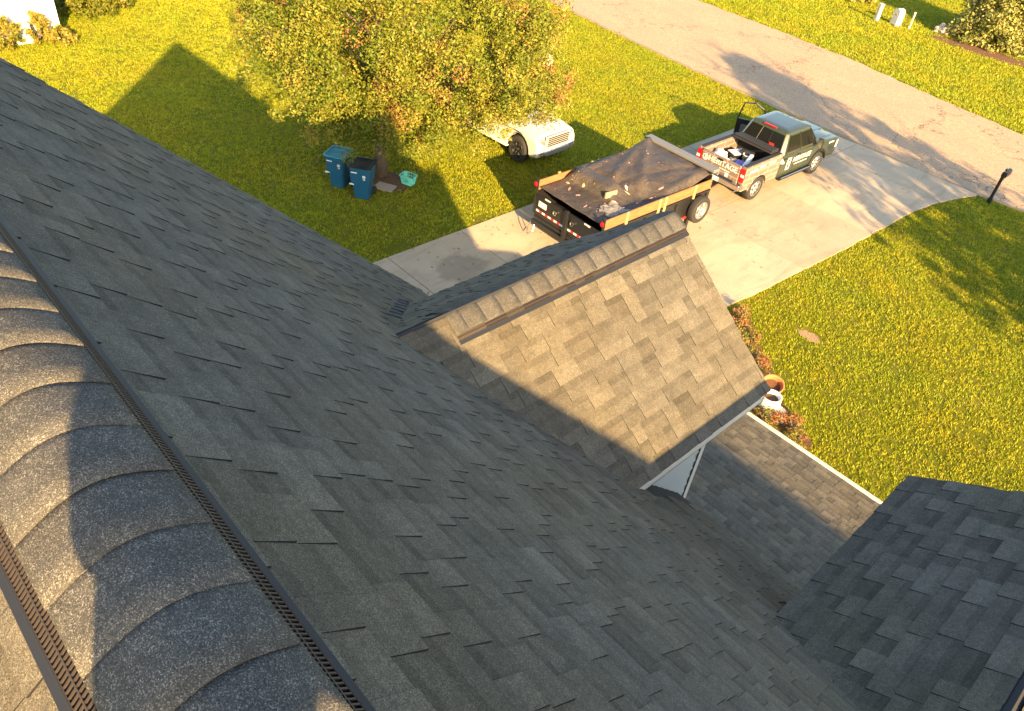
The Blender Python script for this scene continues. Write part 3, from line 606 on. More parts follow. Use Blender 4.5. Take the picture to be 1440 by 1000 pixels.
# ------------------------------------------------------------------ small yard things
def wheelie(loc,rz,lid,label):
    e=empty('wheeled_bin',loc,rz,label,'bin','wheeled bins under the tree'); e.scale=(1.13,1.13,1.06); b=MB()
    def ring(hx,hy,z,r=.05): 
        return [(sx*(hx-(0 if k==0 else r)),sy*(hy-(r if k==0 else 0)),z) for sx,sy,ks in ((1,-1,(1,0)),(1,1,(0,1)),(-1,1,(1,0)),(-1,-1,(0,1))) for k in ks]
    b.rings([ring(.20,.20,.02),ring(.235,.25,.50),ring(.27,.285,.56),ring(.285,.31,1.0),ring(.31,.335,1.0),ring(.31,.335,1.04)]); b.build('body',M['bin'],e,bevel=.012)
    b=MB(); b.rings([ring(.32,.345,1.04),ring(.325,.35,1.07),ring(.27,.29,1.075),ring(.26,.28,1.055)]); b.build('lid',lid,e,bevel=.01)
    b=MB(); b.box((0,-.10,1.082),(.28,.02,.012)).box((0,.12,1.082),(.28,.02,.012)); b.build('lid_rib',lid,e)
    b=MB(); b.tube([(-.22,.36,.98),(.22,.36,.98)],.016); b.build('handle',M['black'],e)
    for s in(-1,1):
        b=MB(); b.lathe([(0,-.03),(.12,-.03),(.125,-.02),(.125,.02),(.12,.03),(0,.03)],18,(s*.24,.24,.125),'x'); b.build('wheel',M['rubber'],e)
    b=MB(); b.box((-.285,-.02,.42),(.07,.13,.22)); b.build('grip_pocket',M['black'],e)
    b=MB(); b.box((-.235,-.25,.50),(.13,.035,.035)); b.build('grab_bar',M['white'],e)
    b=MB(); b.box((-.14,-.312,.90),(.16,.008,.03)); b.build('number_label',M['white'],e)
    # recycling style flower emblem
    b=MB()
    for k in range(5):
        a=k*1.2566; b.box((.13+.030*math.cos(a),-.305,.80+.030*math.sin(a)),(.030,.010,.030))
    b.box((.13,-.300,.725),(.07,.01,.012)).box((.13,-.298,.70),(.05,.01,.012)); b.build('emblem',M['white'],e)
    return e
wheelie((-18.25,12.05,0),R(38),M['binlid'],'front blue wheeled bin with a black lid under the tree')
wheelie((-19.25,11.85,0),R(32),M['binlid2'],'rear blue wheeled bin with a pale blue lid behind the black lidded one')
e=empty('laundry_basket',(-18.2,13.75,0),R(20),'mint green plastic laundry basket lying open on the grass right of the bins','basket')
b=MB(); 
def rr_ring(hx,hy,z,n=20): return [(hx*math.copysign(abs(math.cos(a))**.5,math.cos(a)),hy*math.copysign(abs(math.sin(a))**.5,math.sin(a)),z) for a in [2*math.pi*k/n for k in range(n)]]
b.rings([rr_ring(.19,.15,.0),rr_ring(.19,.15,.02)]); b.build('base',M['mint'],e)
b=MB(); o_=rr_ring(.27,.22,.30);i_=rr_ring(.24,.19,.30);o2=rr_ring(.27,.22,.27);b.rings([i_,o_,o2],caps=False); b.build('rim',M['mint'],e)
b=MB()
lo=rr_ring(.19,.15,.01,40); hi=rr_ring(.245,.195,.29,40)
for k in range(40):
    p,q=Vector(lo[k]),Vector(hi[k]); b.tube([p,q],.0095,4)
for t in (.33,.66):
    ring=[Vector(lo[k]).lerp(Vector(hi[k]),t) for k in range(40)]; b.tube(ring+[ring[0]],.012,4)
b.rings([rr_ring(.192,.152,.0,40),rr_ring(.21,.168,.10,40)],caps=False)
b.build('lattice',M['mint'],e)
b=MB(); b.box((-18.35,12.95,.03),(.62,.42,.05),rz=.5); b.build('paving_stone',M['stone'],label='pale flat stone slab lying at the foot of the tree trunk behind the bins',cat='stone')
def rock(loc,s,m,label,cat='rock',nm='rock'):
    bm=bmesh.new(); bmesh.ops.create_icosphere(bm,subdivisions=3,radius=1)
    for v in bm.verts:
        k=1+.18*math.sin(v.co.x*5+loc[0])*math.cos(v.co.y*4)+.1*math.sin(v.co.z*9+v.co.x*3); v.co=Vector((v.co.x*s[0]*k,v.co.y*s[1]*k,max(v.co.z,-.3)*s[2]*k))
    me=bpy.data.meshes.new(nm); bm.to_mesh(me); bm.free(); me.materials.append(m); o=obj(nm,me,None,label=label,cat=cat); o.location=loc; return o
rock((-16.7,52.0,.15),(.42,.35,.35),M['stone'],'grey brown boulder at the left foot of the big evergreen bush')
# pots
def lathe_thing(name,loc,parts,label,cat,rot=(0,0,0)):
    e=empty(name,loc,0,label,cat); e.rotation_euler=rot
    for nm,m,pr_ in parts:
        b=MB(); b.lathe(pr_,24); b.build(nm,m,e,smooth=True)
    return e
lathe_thing('terracotta_pot',(-5.02,14.72,.0),[('body',M['terra'],[(.10,0),(.15,.05),(.21,.28),(.24,.42),(.27,.44),(.27,.50),(.24,.50),(.22,.42),(.16,.15),(.0,.14)]),('soil',M['mulch'],[(0,.36),(.21,.37)])],'tall terracotta pot standing between flower bed and lawn by the bay roof corner','pot',(R(14),R(10),0))
lathe_thing('white_pot',(-4.72,14.22,.0),[('body',M['white'],[(.14,0),(.20,.08),(.26,.25),(.24,.38),(.20,.42),(.24,.46),(.22,.47),(.17,.42),(.18,.2),(0,.18)]),('soil',M['mulch'],[(0,.36),(.17,.37)])],'white urn shaped pot just below the terracotta pot','pot')
for x,y,s,lb in((-4.45,14.35,.13,'white decorative rock just right of the white pot'),(-4.62,14.1,.12,'white decorative rock below the white pot'),(-4.3,14.1,.10,'smaller white rock between the pink plant and white pot'),(-4.85,14.15,.11,'white rock on the porch side of the white pot')):
    r_=rock((x,y,.06),(s,s*.8,s),M['white'],lb,'rock','garden_rock'); r_['group']='white rocks in the flower bed'
# mailbox
e=empty('mailbox',(-5.82,31.0,0),0,'black mailbox on a black post with a brace at the kerb right of the driveway','mailbox')
b=MB(); b.box((0,0,.62),(.10,.10,1.24)); b.build('post',M['black'],e,bevel=.006)
b=MB(); b.box((0,0,.1),(.14,.14,.2)); b.build('post_base',M['black'],e)
b=MB(); b.lathe([(0,0),(.03,.01),(.045,.05),(.03,.09),(0,.11)],12,(0,0,1.27)); b.build('finial',M['black'],e,smooth=True)
b=MB(); pr2=[(-.09,0),(.09,0),(.09,.12)]+[(.09*math.cos(a),.12+.09*math.sin(a)) for a in [R(k) for k in range(20,161,20)]]+[(-.09,.12)]
b.prism(pr2,'y',.0,.50,M=Matrix.Translation((0,.05,1.02))); b.build('box',M['black'],e,bevel=.005)
b=MB(); b.prism(pr2,'y',.0,.02,M=Matrix.Translation((0,.551,1.02))); b.build('door',M['greyplastic'],e)
b=MB(); b.box((0,.30,1.0),(.06,.56,.04)); b.tube([(0,.05,.72),(0,.2,.78),(0,.32,.9),(0,.36,.99)],.018,6); b.build('bracket',M['black'],e)
b=MB(); b.box((.10,.25,1.16),(.008,.02,.12)); b.build('flag',M['redflat'],e)
# utility posts beyond the road
def pedestal(loc,w_,d_,h,rz,lb,round_=False):
    e=empty('utility_post',loc,rz,lb,'utility post','utility posts beyond the road'); b=MB()
    if w_>.3:
        pr3=[(-w_/2,0),(w_/2,0),(w_/2,h*.75)]+[(w_/2*math.cos(a),h*.75+h*.25*math.sin(a)) for a in [R(k) for k in range(20,161,20)]]+[(-w_/2,h*.75)]
        b.prism(pr3,'y',-d_/2,d_/2); b.build('cabinet',M['utility'],e,bevel=.02)
        b=MB(); b.box((0,-d_/2-.01,h*.62),(w_*.4,.02,.08)); b.build('latch',M['stone'],e)
        b=MB(); b.box((0,0,.04),(w_*1.15,d_*1.15,.08)); b.build('base',M['stone'],e)
    else:
        b.box((0,0,h/2),(w_,d_,h)); b.build('post_body',M['utility'],e,bevel=.015); b=MB(); b.box((0,0,h+.01),(w_*1.1,d_*1.1,.03)); b.build('cap',M['utility'],e)
        b=MB(); b.box((0,-d_/2-.006,h*.55),(w_*.35,.012,h*.7)); b.build('label_strip',M['lumber'],e)
    return e
pedestal((-20.0,50.2,0),.26,.2,.95,R(-25),'tall square white utility post, leftmost of the three beyond the road')
pedestal((-18.95,50.6,0),.52,.4,.95,R(-25),'wide round-topped white utility cabinet between two narrow posts')
pedestal((-18.1,50.7,0),.09,.09,.92,0,'thin pale marker stake, rightmost of the three beyond the road')
e=pedestal((-22.95,24.75,0),.42,.38,.95,R(-40),'white utility cabinet half hidden by the right side of the tree crown'); del e['group']; e.name='utility_cabinet'
# neighbour house
nh=empty('neighbour_house',(-36.0,9.3,0),0,'cream clapboard neighbouring house at the top left corner','house')
b=MB(); b.box((-6,-7.5,2.2),(11.9,15,4.4)); b.build('wall',M['cream'],nh)
for k in range(26):
    z0=.25+k*.15
    b=MB(); b.add([(-.05,-15,z0),(.022,-15,z0),(.004,-15,z0+.152),(-.05,-15,z0+.152),(-.05,-.1,z0),(.022,-.1,z0),(.004,-.1,z0+.152),(-.05,-.1,z0+.152)],[(0,1,2,3),(4,7,6,5),(1,5,6,2),(0,4,5,1)]); b.build('siding_board',M['cream'],nh)
b=MB(); b.box((.0,-.05,2.2),(.07,.13,4.4)); b.build('corner_board',M['trim'],nh)
b=MB(); b.box((.05,-3.0,1.55),(.14,.42,.62)); b.build('meter_box',M['trim'],nh,bevel=.01)
b=MB(); b.lathe([(0,0),(.11,0),(.11,.06),(.08,.10),(0,.10)],18,(.12,-2.95,1.6),'x'); b.build('meter_dial',M['amber'],nh)
b=MB(); b.box((.04,-2.5,1.65),(.10,.32,.42)); b.build('switch_box',M['trim'],nh,bevel=.01)
b=MB(); b.tube([(.06,-3.1,0),(.06,-3.1,1.3)],.025,8); b.tube([(.06,-2.85,0),(.06,-2.85,1.3)],.02,8); b.build('conduit',M['trim'],nh)
b=MB(); b.box((.3,-1.5,.4),(.5,.6,.75)); b.build('air_unit',M['utility'],nh,bevel=.02)
b=MB(); b.prism([(-12.4,4.3),(.45,4.3),(-6,8.0)],'y',-15.4,.4); b.build('roof',M['deck'],nh)

# ------------------------------------------------------------------ vehicles
def text(name,s,size,mx,m,parent,ext=.004,shear=0,bold=0):
    cu=bpy.data.curves.new(name,'FONT'); cu.body=s; cu.size=size; cu.extrude=ext; cu.shear=shear; cu.offset=bold; cu.resolution_u=3; cu.align_x='CENTER'; cu.align_y='CENTER'
    t=bpy.data.objects.new(name,cu); C.objects.link(t); dg=bpy.context.evaluated_depsgraph_get(); me=bpy.data.meshes.new_from_object(t.evaluated_get(dg)); bpy.data.objects.remove(t)
    me.materials.clear(); me.materials.append(m); o=obj(name,me,parent); o.matrix_local=mx; return o
def frame(o,x,y):   # matrix with text x axis, text y axis
    x=Vector(x).normalized();y=Vector(y).normalized();z=x.cross(y); m_=Matrix((x,y,z)).transposed().to_4x4(); m_.translation=Vector(o); return m_
def wheel(parent,c,r,wd,side,rimm,spokes=6):
    b=MB(); h=wd/2; b.lathe([(r*.62,-h*.9),(r*.80,-h),(r*.95,-h*.92),(r,-h*.6),(r,h*.6),(r*.95,h*.92),(r*.80,h),(r*.62,h*.9)],32,c,'x'); wh=b.build('wheel',M['rubber'],parent,smooth=True)
    s=side; b=MB(); X=lambda v:c[0]+s*v
    b.lathe([(r*.64,s*h*.86),(r*.58,s*h*.95),(r*.55,s*h*.55),(r*.20,s*h*.50),(.0,s*h*.55)],28,c,'x'); b.build('rim',M['blackmatte'] if spokes>5 else rimm,wh,smooth=True)
    b=MB()
    for k in range(spokes):
        a=2*math.pi*k/spokes
        for da in ((-.16,.16) if spokes>5 else (0,)):
            a2=a+da; p=(X(h*.62),c[1]+r*.12*math.cos(a),c[2]+r*.12*math.sin(a)); q=(X(h*.80),c[1]+r*.58*math.cos(a2),c[2]+r*.58*math.sin(a2)); b.tube([p,q],r*.055,5)
    b.lathe([(0,s*h*.60),(r*.17,s*h*.62),(r*.15,s*h*.85),(0,s*h*.9)],16,c,'x'); b.lathe([(r*.57,s*h*.80),(r*.64,s*h*.86),(r*.655,s*h*.92),(r*.62,s*h*.98),(r*.57,s*h*.94)],28,c,'x')
    b.build('spokes',rimm,wh,smooth=True)
    # tread blocks
    b=MB()
    for k in range(40):
        a=2*math.pi*k/40
        for y_ in(-.5,.5): b.box((c[0]+y_*h*.9,c[1]+r*1.005*math.cos(a+y_*.1),c[2]+r*1.005*math.sin(a+y_*.1)),(h*.7,.03,.02),M=None)
    return wh
def arch(yc,zc,r,z0,n=12):
    a0=math.asin((z0-zc)/r); return [(yc+r*math.cos(math.pi-a0-(math.pi-2*a0)*k/n),zc+r*math.sin(math.pi-a0-(math.pi-2*a0)*k/n)) for k in range(n+1)]
TR=empty('pickup_truck',(-11.93,25.02,.045),R(-1.5),'olive green crew cab pickup with printed tan bed and its far front door open','pickup truck')
WR,WFy,WRy=.43,1.88,-1.98
body=MB(); body.prism([(-.785,.50),(1.30,.50)]+[(1.30,.52)]+[(1.62,1.27),(-.785,1.31)],'x',-.975,.975); cabl=body.build('cab_body',M['green'],TR,bevel=.03)
b=MB(); b.prism([(1.28,.50)]+arch(WFy,WR,.53,.50)+[(3.0,.50),(3.08,.62),(3.08,1.05),(3.0,1.22),(2.2,1.29),(1.60,1.30),(1.28,.9)],'x',-.985,.985); b.build('front_body',M['green'],TR,bevel=.04)
b=MB(); b.rings([[(x,1.55,z) for x,z in ((-.86,1.28),(-.80,1.36),(-.5,1.42),(.5,1.42),(.80,1.36),(.86,1.28))],[(x,2.3,z-.03) for x,z in ((-.86,1.28),(-.78,1.36),(-.5,1.43),(.5,1.43),(.78,1.36),(.86,1.28))],[(x*.97,3.0,z-.12) for x,z in ((-.86,1.28),(-.76,1.34),(-.5,1.36),(.5,1.36),(.76,1.34),(.86,1.28))]]); b.build('hood',M['green'],TR,bevel=.015)
b=MB(); b.rings([[(-.42,1.75,1.42),(-.34,1.80,1.455),(.34,1.80,1.455),(.42,1.75,1.42)],[(-.42,2.75,1.35),(-.34,2.7,1.385),(.34,2.7,1.385),(.42,2.75,1.35)]],closed=True); b.build('hood_scoop',M['green'],TR,bevel=.01)
b=MB(); b.box((0,3.09,.92),(1.5,.05,.36)); b.build('grille',M['black'],TR)
for s in(-1,1):
    b=MB(); b.box((s*.86,3.03,.95),(.26,.14,.30)); b.build('headlight',M['amber'],TR,bevel=.02)
b=MB(); b.box((0,3.1,.58),(1.94,.16,.24)); b.build('front_bumper',M['chrome'],TR,bevel=.03)
# greenhouse
def gh(side,t,f,off=0):   # side point at height t, f from rear to front
    y0,y1=-.78+.33*t,1.62-.60*t; return (side*(.955-.20*t+off),y0+(y1-y0)*f,1.29+.68*t)
def ghring(t,inset=0,dz=0):
    out=[]
    for s,ff in((1,(0.05,.5,.94)),(-1,(.94,.5,.05))):
        for f in ff: p=gh(s,t,f); out.append((p[0],p[1],p[2]+dz))
    p0,p1=gh(1,t,0),gh(1,t,1); a=[(p0[0]*.88,p0[1],p0[2]+dz),]+out[:3]+[(p1[0]*.86,p1[1],p1[2]+dz),(0,p1[1]+.06*(1-t),p1[2]+dz),(-p1[0]*.86,p1[1],p1[2]+dz)]+out[3:]+[(-p0[0]*.88,p0[1],p0[2]+dz)]
    return [(x*(1-inset),y*(1-inset)+.3*inset,z) for x,y,z in a]
b=MB(); b.rings([ghring(0),ghring(.5),ghring(.93),ghring(1,.02,.0),ghring(1,.10,.035),ghring(1,.4,.055)]); b.build('cab_roof',M['green'],TR,bevel=.012)
for k in (-.36,-.12,.12,.36):
    b=MB(); b.box((k,.32,2.018),(.025,1.1,.012)); b.build('roof_rib',M['green'],TR,bevel=.004)
def quadglass(name,pts,parent,m=M['glass'],th=.006):
    p=[Vector(q) for q in pts]; n=(p[1]-p[0]).cross(p[2]-p[0]).normalized()*th; b=MB()
    b.add([tuple(q-n) for q in p]+[tuple(q+n) for q in p],[(0,1,2,3),(7,6,5,4),(0,4,5,1),(1,5,6,2),(2,6,7,3),(3,7,4,0)]); return b.build(name,m,parent)
for s in(1,-1):
    quadglass('side_window',[gh(s,.12,.13,.012),gh(s,.12,.46,.012),gh(s,.86,.48,.012),gh(s,.86,.12,.012)],TR)
    quadglass('side_window',[gh(s,.12,.52,.012),gh(s,.12,.88,.012),gh(s,.86,.90,.012),gh(s,.86,.52,.012)],TR)
    b=MB()
    for f0 in (.10,.485,.92): b.tube([gh(s,.06,f0,.014),gh(s,.92,f0,.012)],.012,5)
    b.build('window_trim',M['black'],TR)
rw=lambda x,t:(x,-.795+.33*t-.006,1.29+.68*t)
win=quadglass('rear_window',[rw(-.80,.14),rw(.80,.14),rw(.68,.88),rw(-.68,.88)],TR)
b=MB(); b.tube([rw(-.24,.14),rw(-.21,.88)],.012,5); b.tube([rw(.24,.14),rw(.21,.88)],.012,5); b.build('sliding_frame',M['black'],win)
fr_=lambda x,t:(x,1.655-.60*t,1.30+.68*t)
quadglass('windshield',[fr_(-.82,.08),fr_(.82,.08),fr_(.66,.90),fr_(-.66,.90)],TR)
b=MB(); b.box((0,-.46,2.0),(.50,.06,.04)); b.build('brake_light',M['red'],TR,bevel=.008)
# stickers in the rear window
b=MB(); b.box((.42,-.775,1.50),(.19,.01,.17),M=Matrix.Translation((0,0,0))); b.build('red_sticker',M['redflat'],TR)
b=MB(); b.box((.60,-.79,1.45),(.15,.01,.08)); b.build('white_sticker',M['white'],TR)
b=MB(); b.box((-.52,-.79,1.46),(.28,.01,.06)); b.lathe([(0,0),(.05,.0),(.05,.01),(0,.01)],12,(-.66,-.79,1.46),'y'); b.build('white_sticker',M['white'],TR)
# doors seams and handles
for s in (1,):
    for y_ in(-.70,.18,1.20):
        b=MB(); b.box((s*.9775,y_,.92),(.004,.010,.72)); b.build('door_gap',M['black'],TR)
    for y_ in(-.52,.34):
        b=MB(); b.box((s*.99,y_,1.16),(.03,.20,.035)); b.build('door_handle',M['black'],TR,bevel=.006)
for s in(1,-1):
    b=MB(); b.tube([(s*.90,1.22,1.34),(s*1.10,1.22,1.38)],.025,6); b.build('mirror_arm',M['black'],TR)
    if s==1 or True:
        b=MB(); b.box((s*1.20,1.22,1.46),(.20,.10,.32)); mi=b.build('mirror',M['black'],TR,bevel=.03); b=MB(); b.box((s*1.20,1.168,1.46),(.16,.006,.27)); b.build('mirror_glass',M['chrome'],mi)
    b=MB(); b.box((s*1.03,.35,.46),(.17,2.15,.05)); b.build('running_board',M['black'],TR,bevel=.015)
    b=MB(); b.tube([(s*1.08,-.6,.49),(s*1.08,1.3,.49)],.018,6); b.build('step_rail',M['chrome'],TR)
    for yc,r_ in((WFy,.53),(WRy,.53)):
        b=MB(); a0=arch(yc,WR,r_-.01,.5,14); a1=arch(yc,WR,r_+.045,.5,14); b.prism(a0+a1[::-1],'x',s*.975,s*1.012); b.build('wheel_arch_flare',M['black'] if yc>0 else M['wrap'],TR)
for s in(1,-1):
    wheel(TR,(s*.86,WFy,WR),.43,.28,s,M['alloy'],7); wheel(TR,(s*.86,WRy,WR),.43,.28,s,M['alloy'],7)
b=MB(); b.box((0,0,.52),(1.3,5.6,.22)); b.build('chassis',M['blackmatte'],TR)
# bed
bp=[(-2.93,.55)]+arch(WRy,WR,.53,.55)+[(-.80,.55),(-.80,1.44),(-2.93,1.40)]
for s in(1,-1):
    b=MB(); b.prism(bp,'x',s*.80,s*.985); b.build('bed_side',M['wrap'],TR,bevel=.02)
    b=MB(); b.box((s*.885,-1.86,1.432),(.15,2.05,.02)); b.build('bed_rail_cap',M['blackmatte'],TR,bevel=.005)
    b=MB(); b.box((s*.895,-2.955,1.12),(.19,.075,.46)); b.build('tail_light',M['red'],TR,bevel=.02)
    b=MB(); b.box((s*.92,-2.995,1.12),(.12,.012,.09)); b.build('reverse_lens',M['amber'],TR)
b=MB(); b.box((0,-1.86,.86),(1.62,2.1,.05)); b.build('bed_floor',M['blackmatte'],TR)
b=MB(); b.box((0,-.83,1.14),(1.62,.04,.58)); b.build('bed_front_wall',M['blackmatte'],TR)
tg=MB(); tg.box((0,-2.95,1.10),(1.56,.09,.60)); tg=tg.build('tailgate',M['wrap'],TR,bevel=.02)
text('tailgate_lettering','HERITAGE',.26,frame((.10,-3.0,1.20),(1,0,0),(0,0,1)),M['white'],TR,bold=.001)
b=MB(); b.lathe([(.085,0),(.11,0),(.11,.008),(.085,.008)],20,(-.62,-3.006,1.18),'y'); b.box((-.62,-3.002,1.18),(.05,.008,.14)).box((-.585,-3.002,1.18),(.02,.008,.10)); b.build('tailgate_emblem',M['white'],TR)
b=MB(); b.box((.22,-3.0,1.045),(.42,.008,.022)); b.build('tailgate_strapline',M['white'],TR)
b=MB(); b.box((.34,-3.0,.92),(.12,.008,.14)); b.build('code_panel',M['white'],TR)
b=MB(); b.box((0,-3.02,1.33),(.20,.03,.05)); b.build('tailgate_handle',M['black'],TR)
b=MB(); b.rings([[(-1.0,-2.85,.62),(1.0,-2.85,.62),(1.0,-2.85,.82),(-1.0,-2.85,.82)],[(-.97,-3.10,.60),(.97,-3.10,.60),(.97,-3.12,.80),(-.97,-3.12,.80)]]); b.build('rear_bumper',M['chrome'],TR,bevel=.03)
b=MB(); b.box((0,-3.0,.825),(1.3,.16,.02)); b.build('bumper_step',M['blackmatte'],TR)
b=MB(); b.box((0,-3.13,.70),(.32,.01,.15)); b.build('licence_plate',M['white'],TR)
b=MB(); b.tube([(.72,-2.6,.48),(.74,-3.0,.46)],.04,8); b.build('exhaust_tip',M['chrome'],TR)
b=MB(); b.box((0,-1.10,1.475),(1.60,.46,.05)).box((0,-1.06,1.53),(1.58,.40,.05)); b.build('folded_bed_cover',M['blackmatte'],TR,bevel=.015)
# side lettering
text('door_lettering','HERITAGE',.25,frame((.992,.60,1.0),(0,1,0),(0,0,1)),M['white'],TR,shear=.2,bold=.001)
b=MB(); b.box((.992,.60,.82),(.006,.85,.028)); b.build('door_strapline',M['white'],TR)
b=MB()
for dy,dz,w_,h_ in((-.30,.0,.05,.42),(-.12,.0,.05,.42),(-.21,.04,.16,.05),(-.21,.20,.22,.04),(-.21,-.20,.22,.04)): b.box((.992,dy-.02,.93+dz),(.006,w_,h_))
b.build('door_emblem',M['white'],TR)
b=MB(); b.add([(.989,-.78,1.25),(.989,-.52,1.02),(.989,-.60,1.0),(.989,-.80,1.05)],[(0,1,2,3)]); b.build('wrap_flash',M['white'],TR)
for y_,z_,s_ in((-2.45,1.20,'ROOFING'),(-1.95,1.25,'SIDING'),(-1.38,1.24,'GUTTERS')): text('bed_lettering',s_,.10,frame((.990,y_,z_),(0,1,0),(0,0,1)),M['white'],TR,bold=.002)
b=MB(); b.box((.992,2.55,1.12),(.006,.34,.05)); b.build('fender_badge',M['white'],TR)
# open front door on the far side
dr=MB(); dr.prism([(0,.56),(-1.12,.60),(-1.15,1.28),(0,1.30)],'x',-.05,.05); D=dr.build('open_door',M['black'],TR,bevel=.02); D.location=(-.97,1.20,0); D.rotation_euler=(0,0,R(-64)); D['label']='open front door with its window frame'
b=MB(); b.tube([(0,-1.13,1.27),(-.0,-1.02,1.88),(.0,-.62,1.95),(.0,-.28,1.78),(0,-.02,1.34)],.030,6); b.build('window_frame',M['black'],D)
b=MB(); b.box((.055,-.55,.95),(.03,.8,.30)); b.build('door_card',M['greyplastic'],D,bevel=.02)
quadglass('dark_doorway_plate',[(-.978,.20,.62),(-.978,1.14,.62),(-.978,1.14,1.26),(-.978,.20,1.26)],TR,M['blackmatte'])  # flat black plate on the solid cab; its colour stands for the doorway's shade
# load in the bed: things that rest in it
def tw(x,y,z): return TR.matrix_world@Vector((x,y,z)) if False else Matrix.Translation(TR.location)@Matrix.Rotation(TR.rotation_euler.z,4,'Z')@Vector((x,y,z))
def bucket(x,y,z,label,tilt=0):
    e=empty('bucket',tw(x,y,z),0,label,'bucket'); b=MB(); b.lathe([(.0,.0),(.13,0),(.15,.36),(.16,.36),(.16,.38),(.14,.38),(.12,.05),(0,.05)],20); b.build('body',M['white'],e,smooth=True)
    b=MB(); b.tube([(-.155,0,.33),(-.13,.0,.42),(0,0,.47),(.13,0,.42),(.155,0,.33)],.006,5); b.build('handle',M['chrome'],e); return e
bucket(.18,-1.72,.90,'white plastic bucket standing in the middle of the truck bed')
def boxthing(name,c,d,rz,m,label,cat,lid=None):
    e=empty(name,tw(*c),R(rz),label,cat); b=MB(); b.box((0,0,d[2]/2),d,top=.96); b.build('body',m,e,bevel=.02)
    b=MB(); b.box((0,0,d[2]+.012),(d[0]*.97,d[1]*.97,.03)); b.build('lid',lid or m,e,bevel=.01); return e
boxthing('tool_case',(-.20,-1.70,.9),(.42,.62,.30),-20,M['black'],'black tool case with a white lid lying in the truck bed','case',M['white'])
boxthing('tool_case',(.05,-1.55,.9),(.5,.3,.36),15,M['blackmatte'],'black tool box beside the white lidded case in the truck bed','case')
boxthing('carton',(.42,-2.25,.9),(.52,.40,.26),18,M['purple'],'blue and purple printed carton near the tailgate of the truck','carton')
boxthing('carton',(.55,-1.85,.9),(.30,.85,.20),-12,M['cardboard'],'tan cardboard carton along the right wall of the truck bed','carton')
b=MB(); b.box((0,0,.0),(.16,1.15,.16),rz=.35,tone=.5); o_=b.build('shingle_wrapper_roll',M['white'],None,bevel=.05,label='long white wrapped roll lying at the right rear of the truck bed',cat='roll'); o_.location=tw(.50,-2.15,1.24)
def sack(loc,s,m,label,rz=0):
    bm=bmesh.new(); bmesh.ops.create_icosphere(bm,subdivisions=3,radius=1)
    for v in bm.verts:
        k=1+.14*math.sin(v.co.x*7+loc[1]*3)*math.cos(v.co.y*6)+.08*math.sin(v.co.z*11+v.co.y*5); v.co=Vector((v.co.x*s[0]*k,v.co.y*s[1]*k,(v.co.z*k+.8)*s[2]))
    me=bpy.data.meshes.new('bag'); bm.to_mesh(me); bm.free(); me.materials.append(m); o=obj('bag',me,None,label=label,cat='bag'); o.location=tw(*loc); o.rotation_euler=(0,0,rz)
sack((-.52,-2.30,.9),(.22,.26,.24),M['white'],'crumpled white bag at the left rear of the truck bed')
sack((-.20,-2.45,.9),(.16,.2,.17),M['white'],'smaller white bag by the tailgate, left of the cases')
sack((.0,-2.15,.9),(.25,.22,.14),M['greyplastic'],'grey bag lying low between the white bags and the carton')
# ---- dump trailer
TL=empty('dump_trailer',(-12.22,17.35,.045),R(-1.5),'black dump trailer with wooden side boards and a black tarp, behind the pickup','trailer')
hw,yr_,yf=1.33,-2.45,2.35
for s in(1,-1):
    b=MB(); b.box((s*hw,0-.05,1.10),(.07,yf-yr_,.62)); b.build('side_panel',M['black'],TL,bevel=.008)
    b=MB()
    for k in range(7): b.box((s*(hw+.05),yr_+.3+k*.72,1.08),(.05,.07,.60))
    b.build('side_ribs',M['black'],TL,bevel=.005)
    b=MB(); b.box((s*hw,-.05,1.43),(.10,yf-yr_,.06)); b.build('top_rail',M['black'],TL,bevel=.01)
    for k in range(2):
        b=MB(); b.box((s*(hw+.0),(-1.27+k*2.42),1.63),(.045,2.40,.30)); b.build('side_board',M['wood'],TL,bevel=.006)
    for y_ in(-1.55,-.15,.12,1.5):
        b=MB(); b.box((s*(hw+.045),y_,1.58),(.045,.09,.46)); b.build('board_bracket',M['lumber'],TL,bevel=.005)
    b=MB(); b.tube([(s*(hw-.0),yr_,.75),(s*hw,yr_,1.86)],.045,6); b.build('corner_post',M['black'],TL)
    b=MB(); b.lathe([(0,-.0),(.07,-.0),(.08,-.02),(.05,-.05),(0,-.05)],16,(s*(hw),yr_-.05,1.70),'y'); o_=b.build('tail_lamp',M['red'],TL); 
    b=MB(); b.lathe([(.075,.0),(.10,.0),(.10,-.03),(.075,-.03)],16,(s*(hw),yr_-.05,1.70),'y'); b.build('lamp_ring',M['black'],TL)
    b=MB(); b.box((s*1.12,.0,.78),(.30,1.9,.04)).box((s*1.12,-.97,.66),(.30,.04,.26)).box((s*1.12,.97,.66),(.30,.04,.26)); b.build('fender',M['black'],TL,bevel=.01)
    for y_ in(-.45,.45): wheel(TL,(s*1.08,y_,.37),.37,.22,s,M['white'],5)
b=MB(); b.box((0,-.05,.80),(2.6,yf-yr_,.08)); b.build('floor',M['black'],TL)
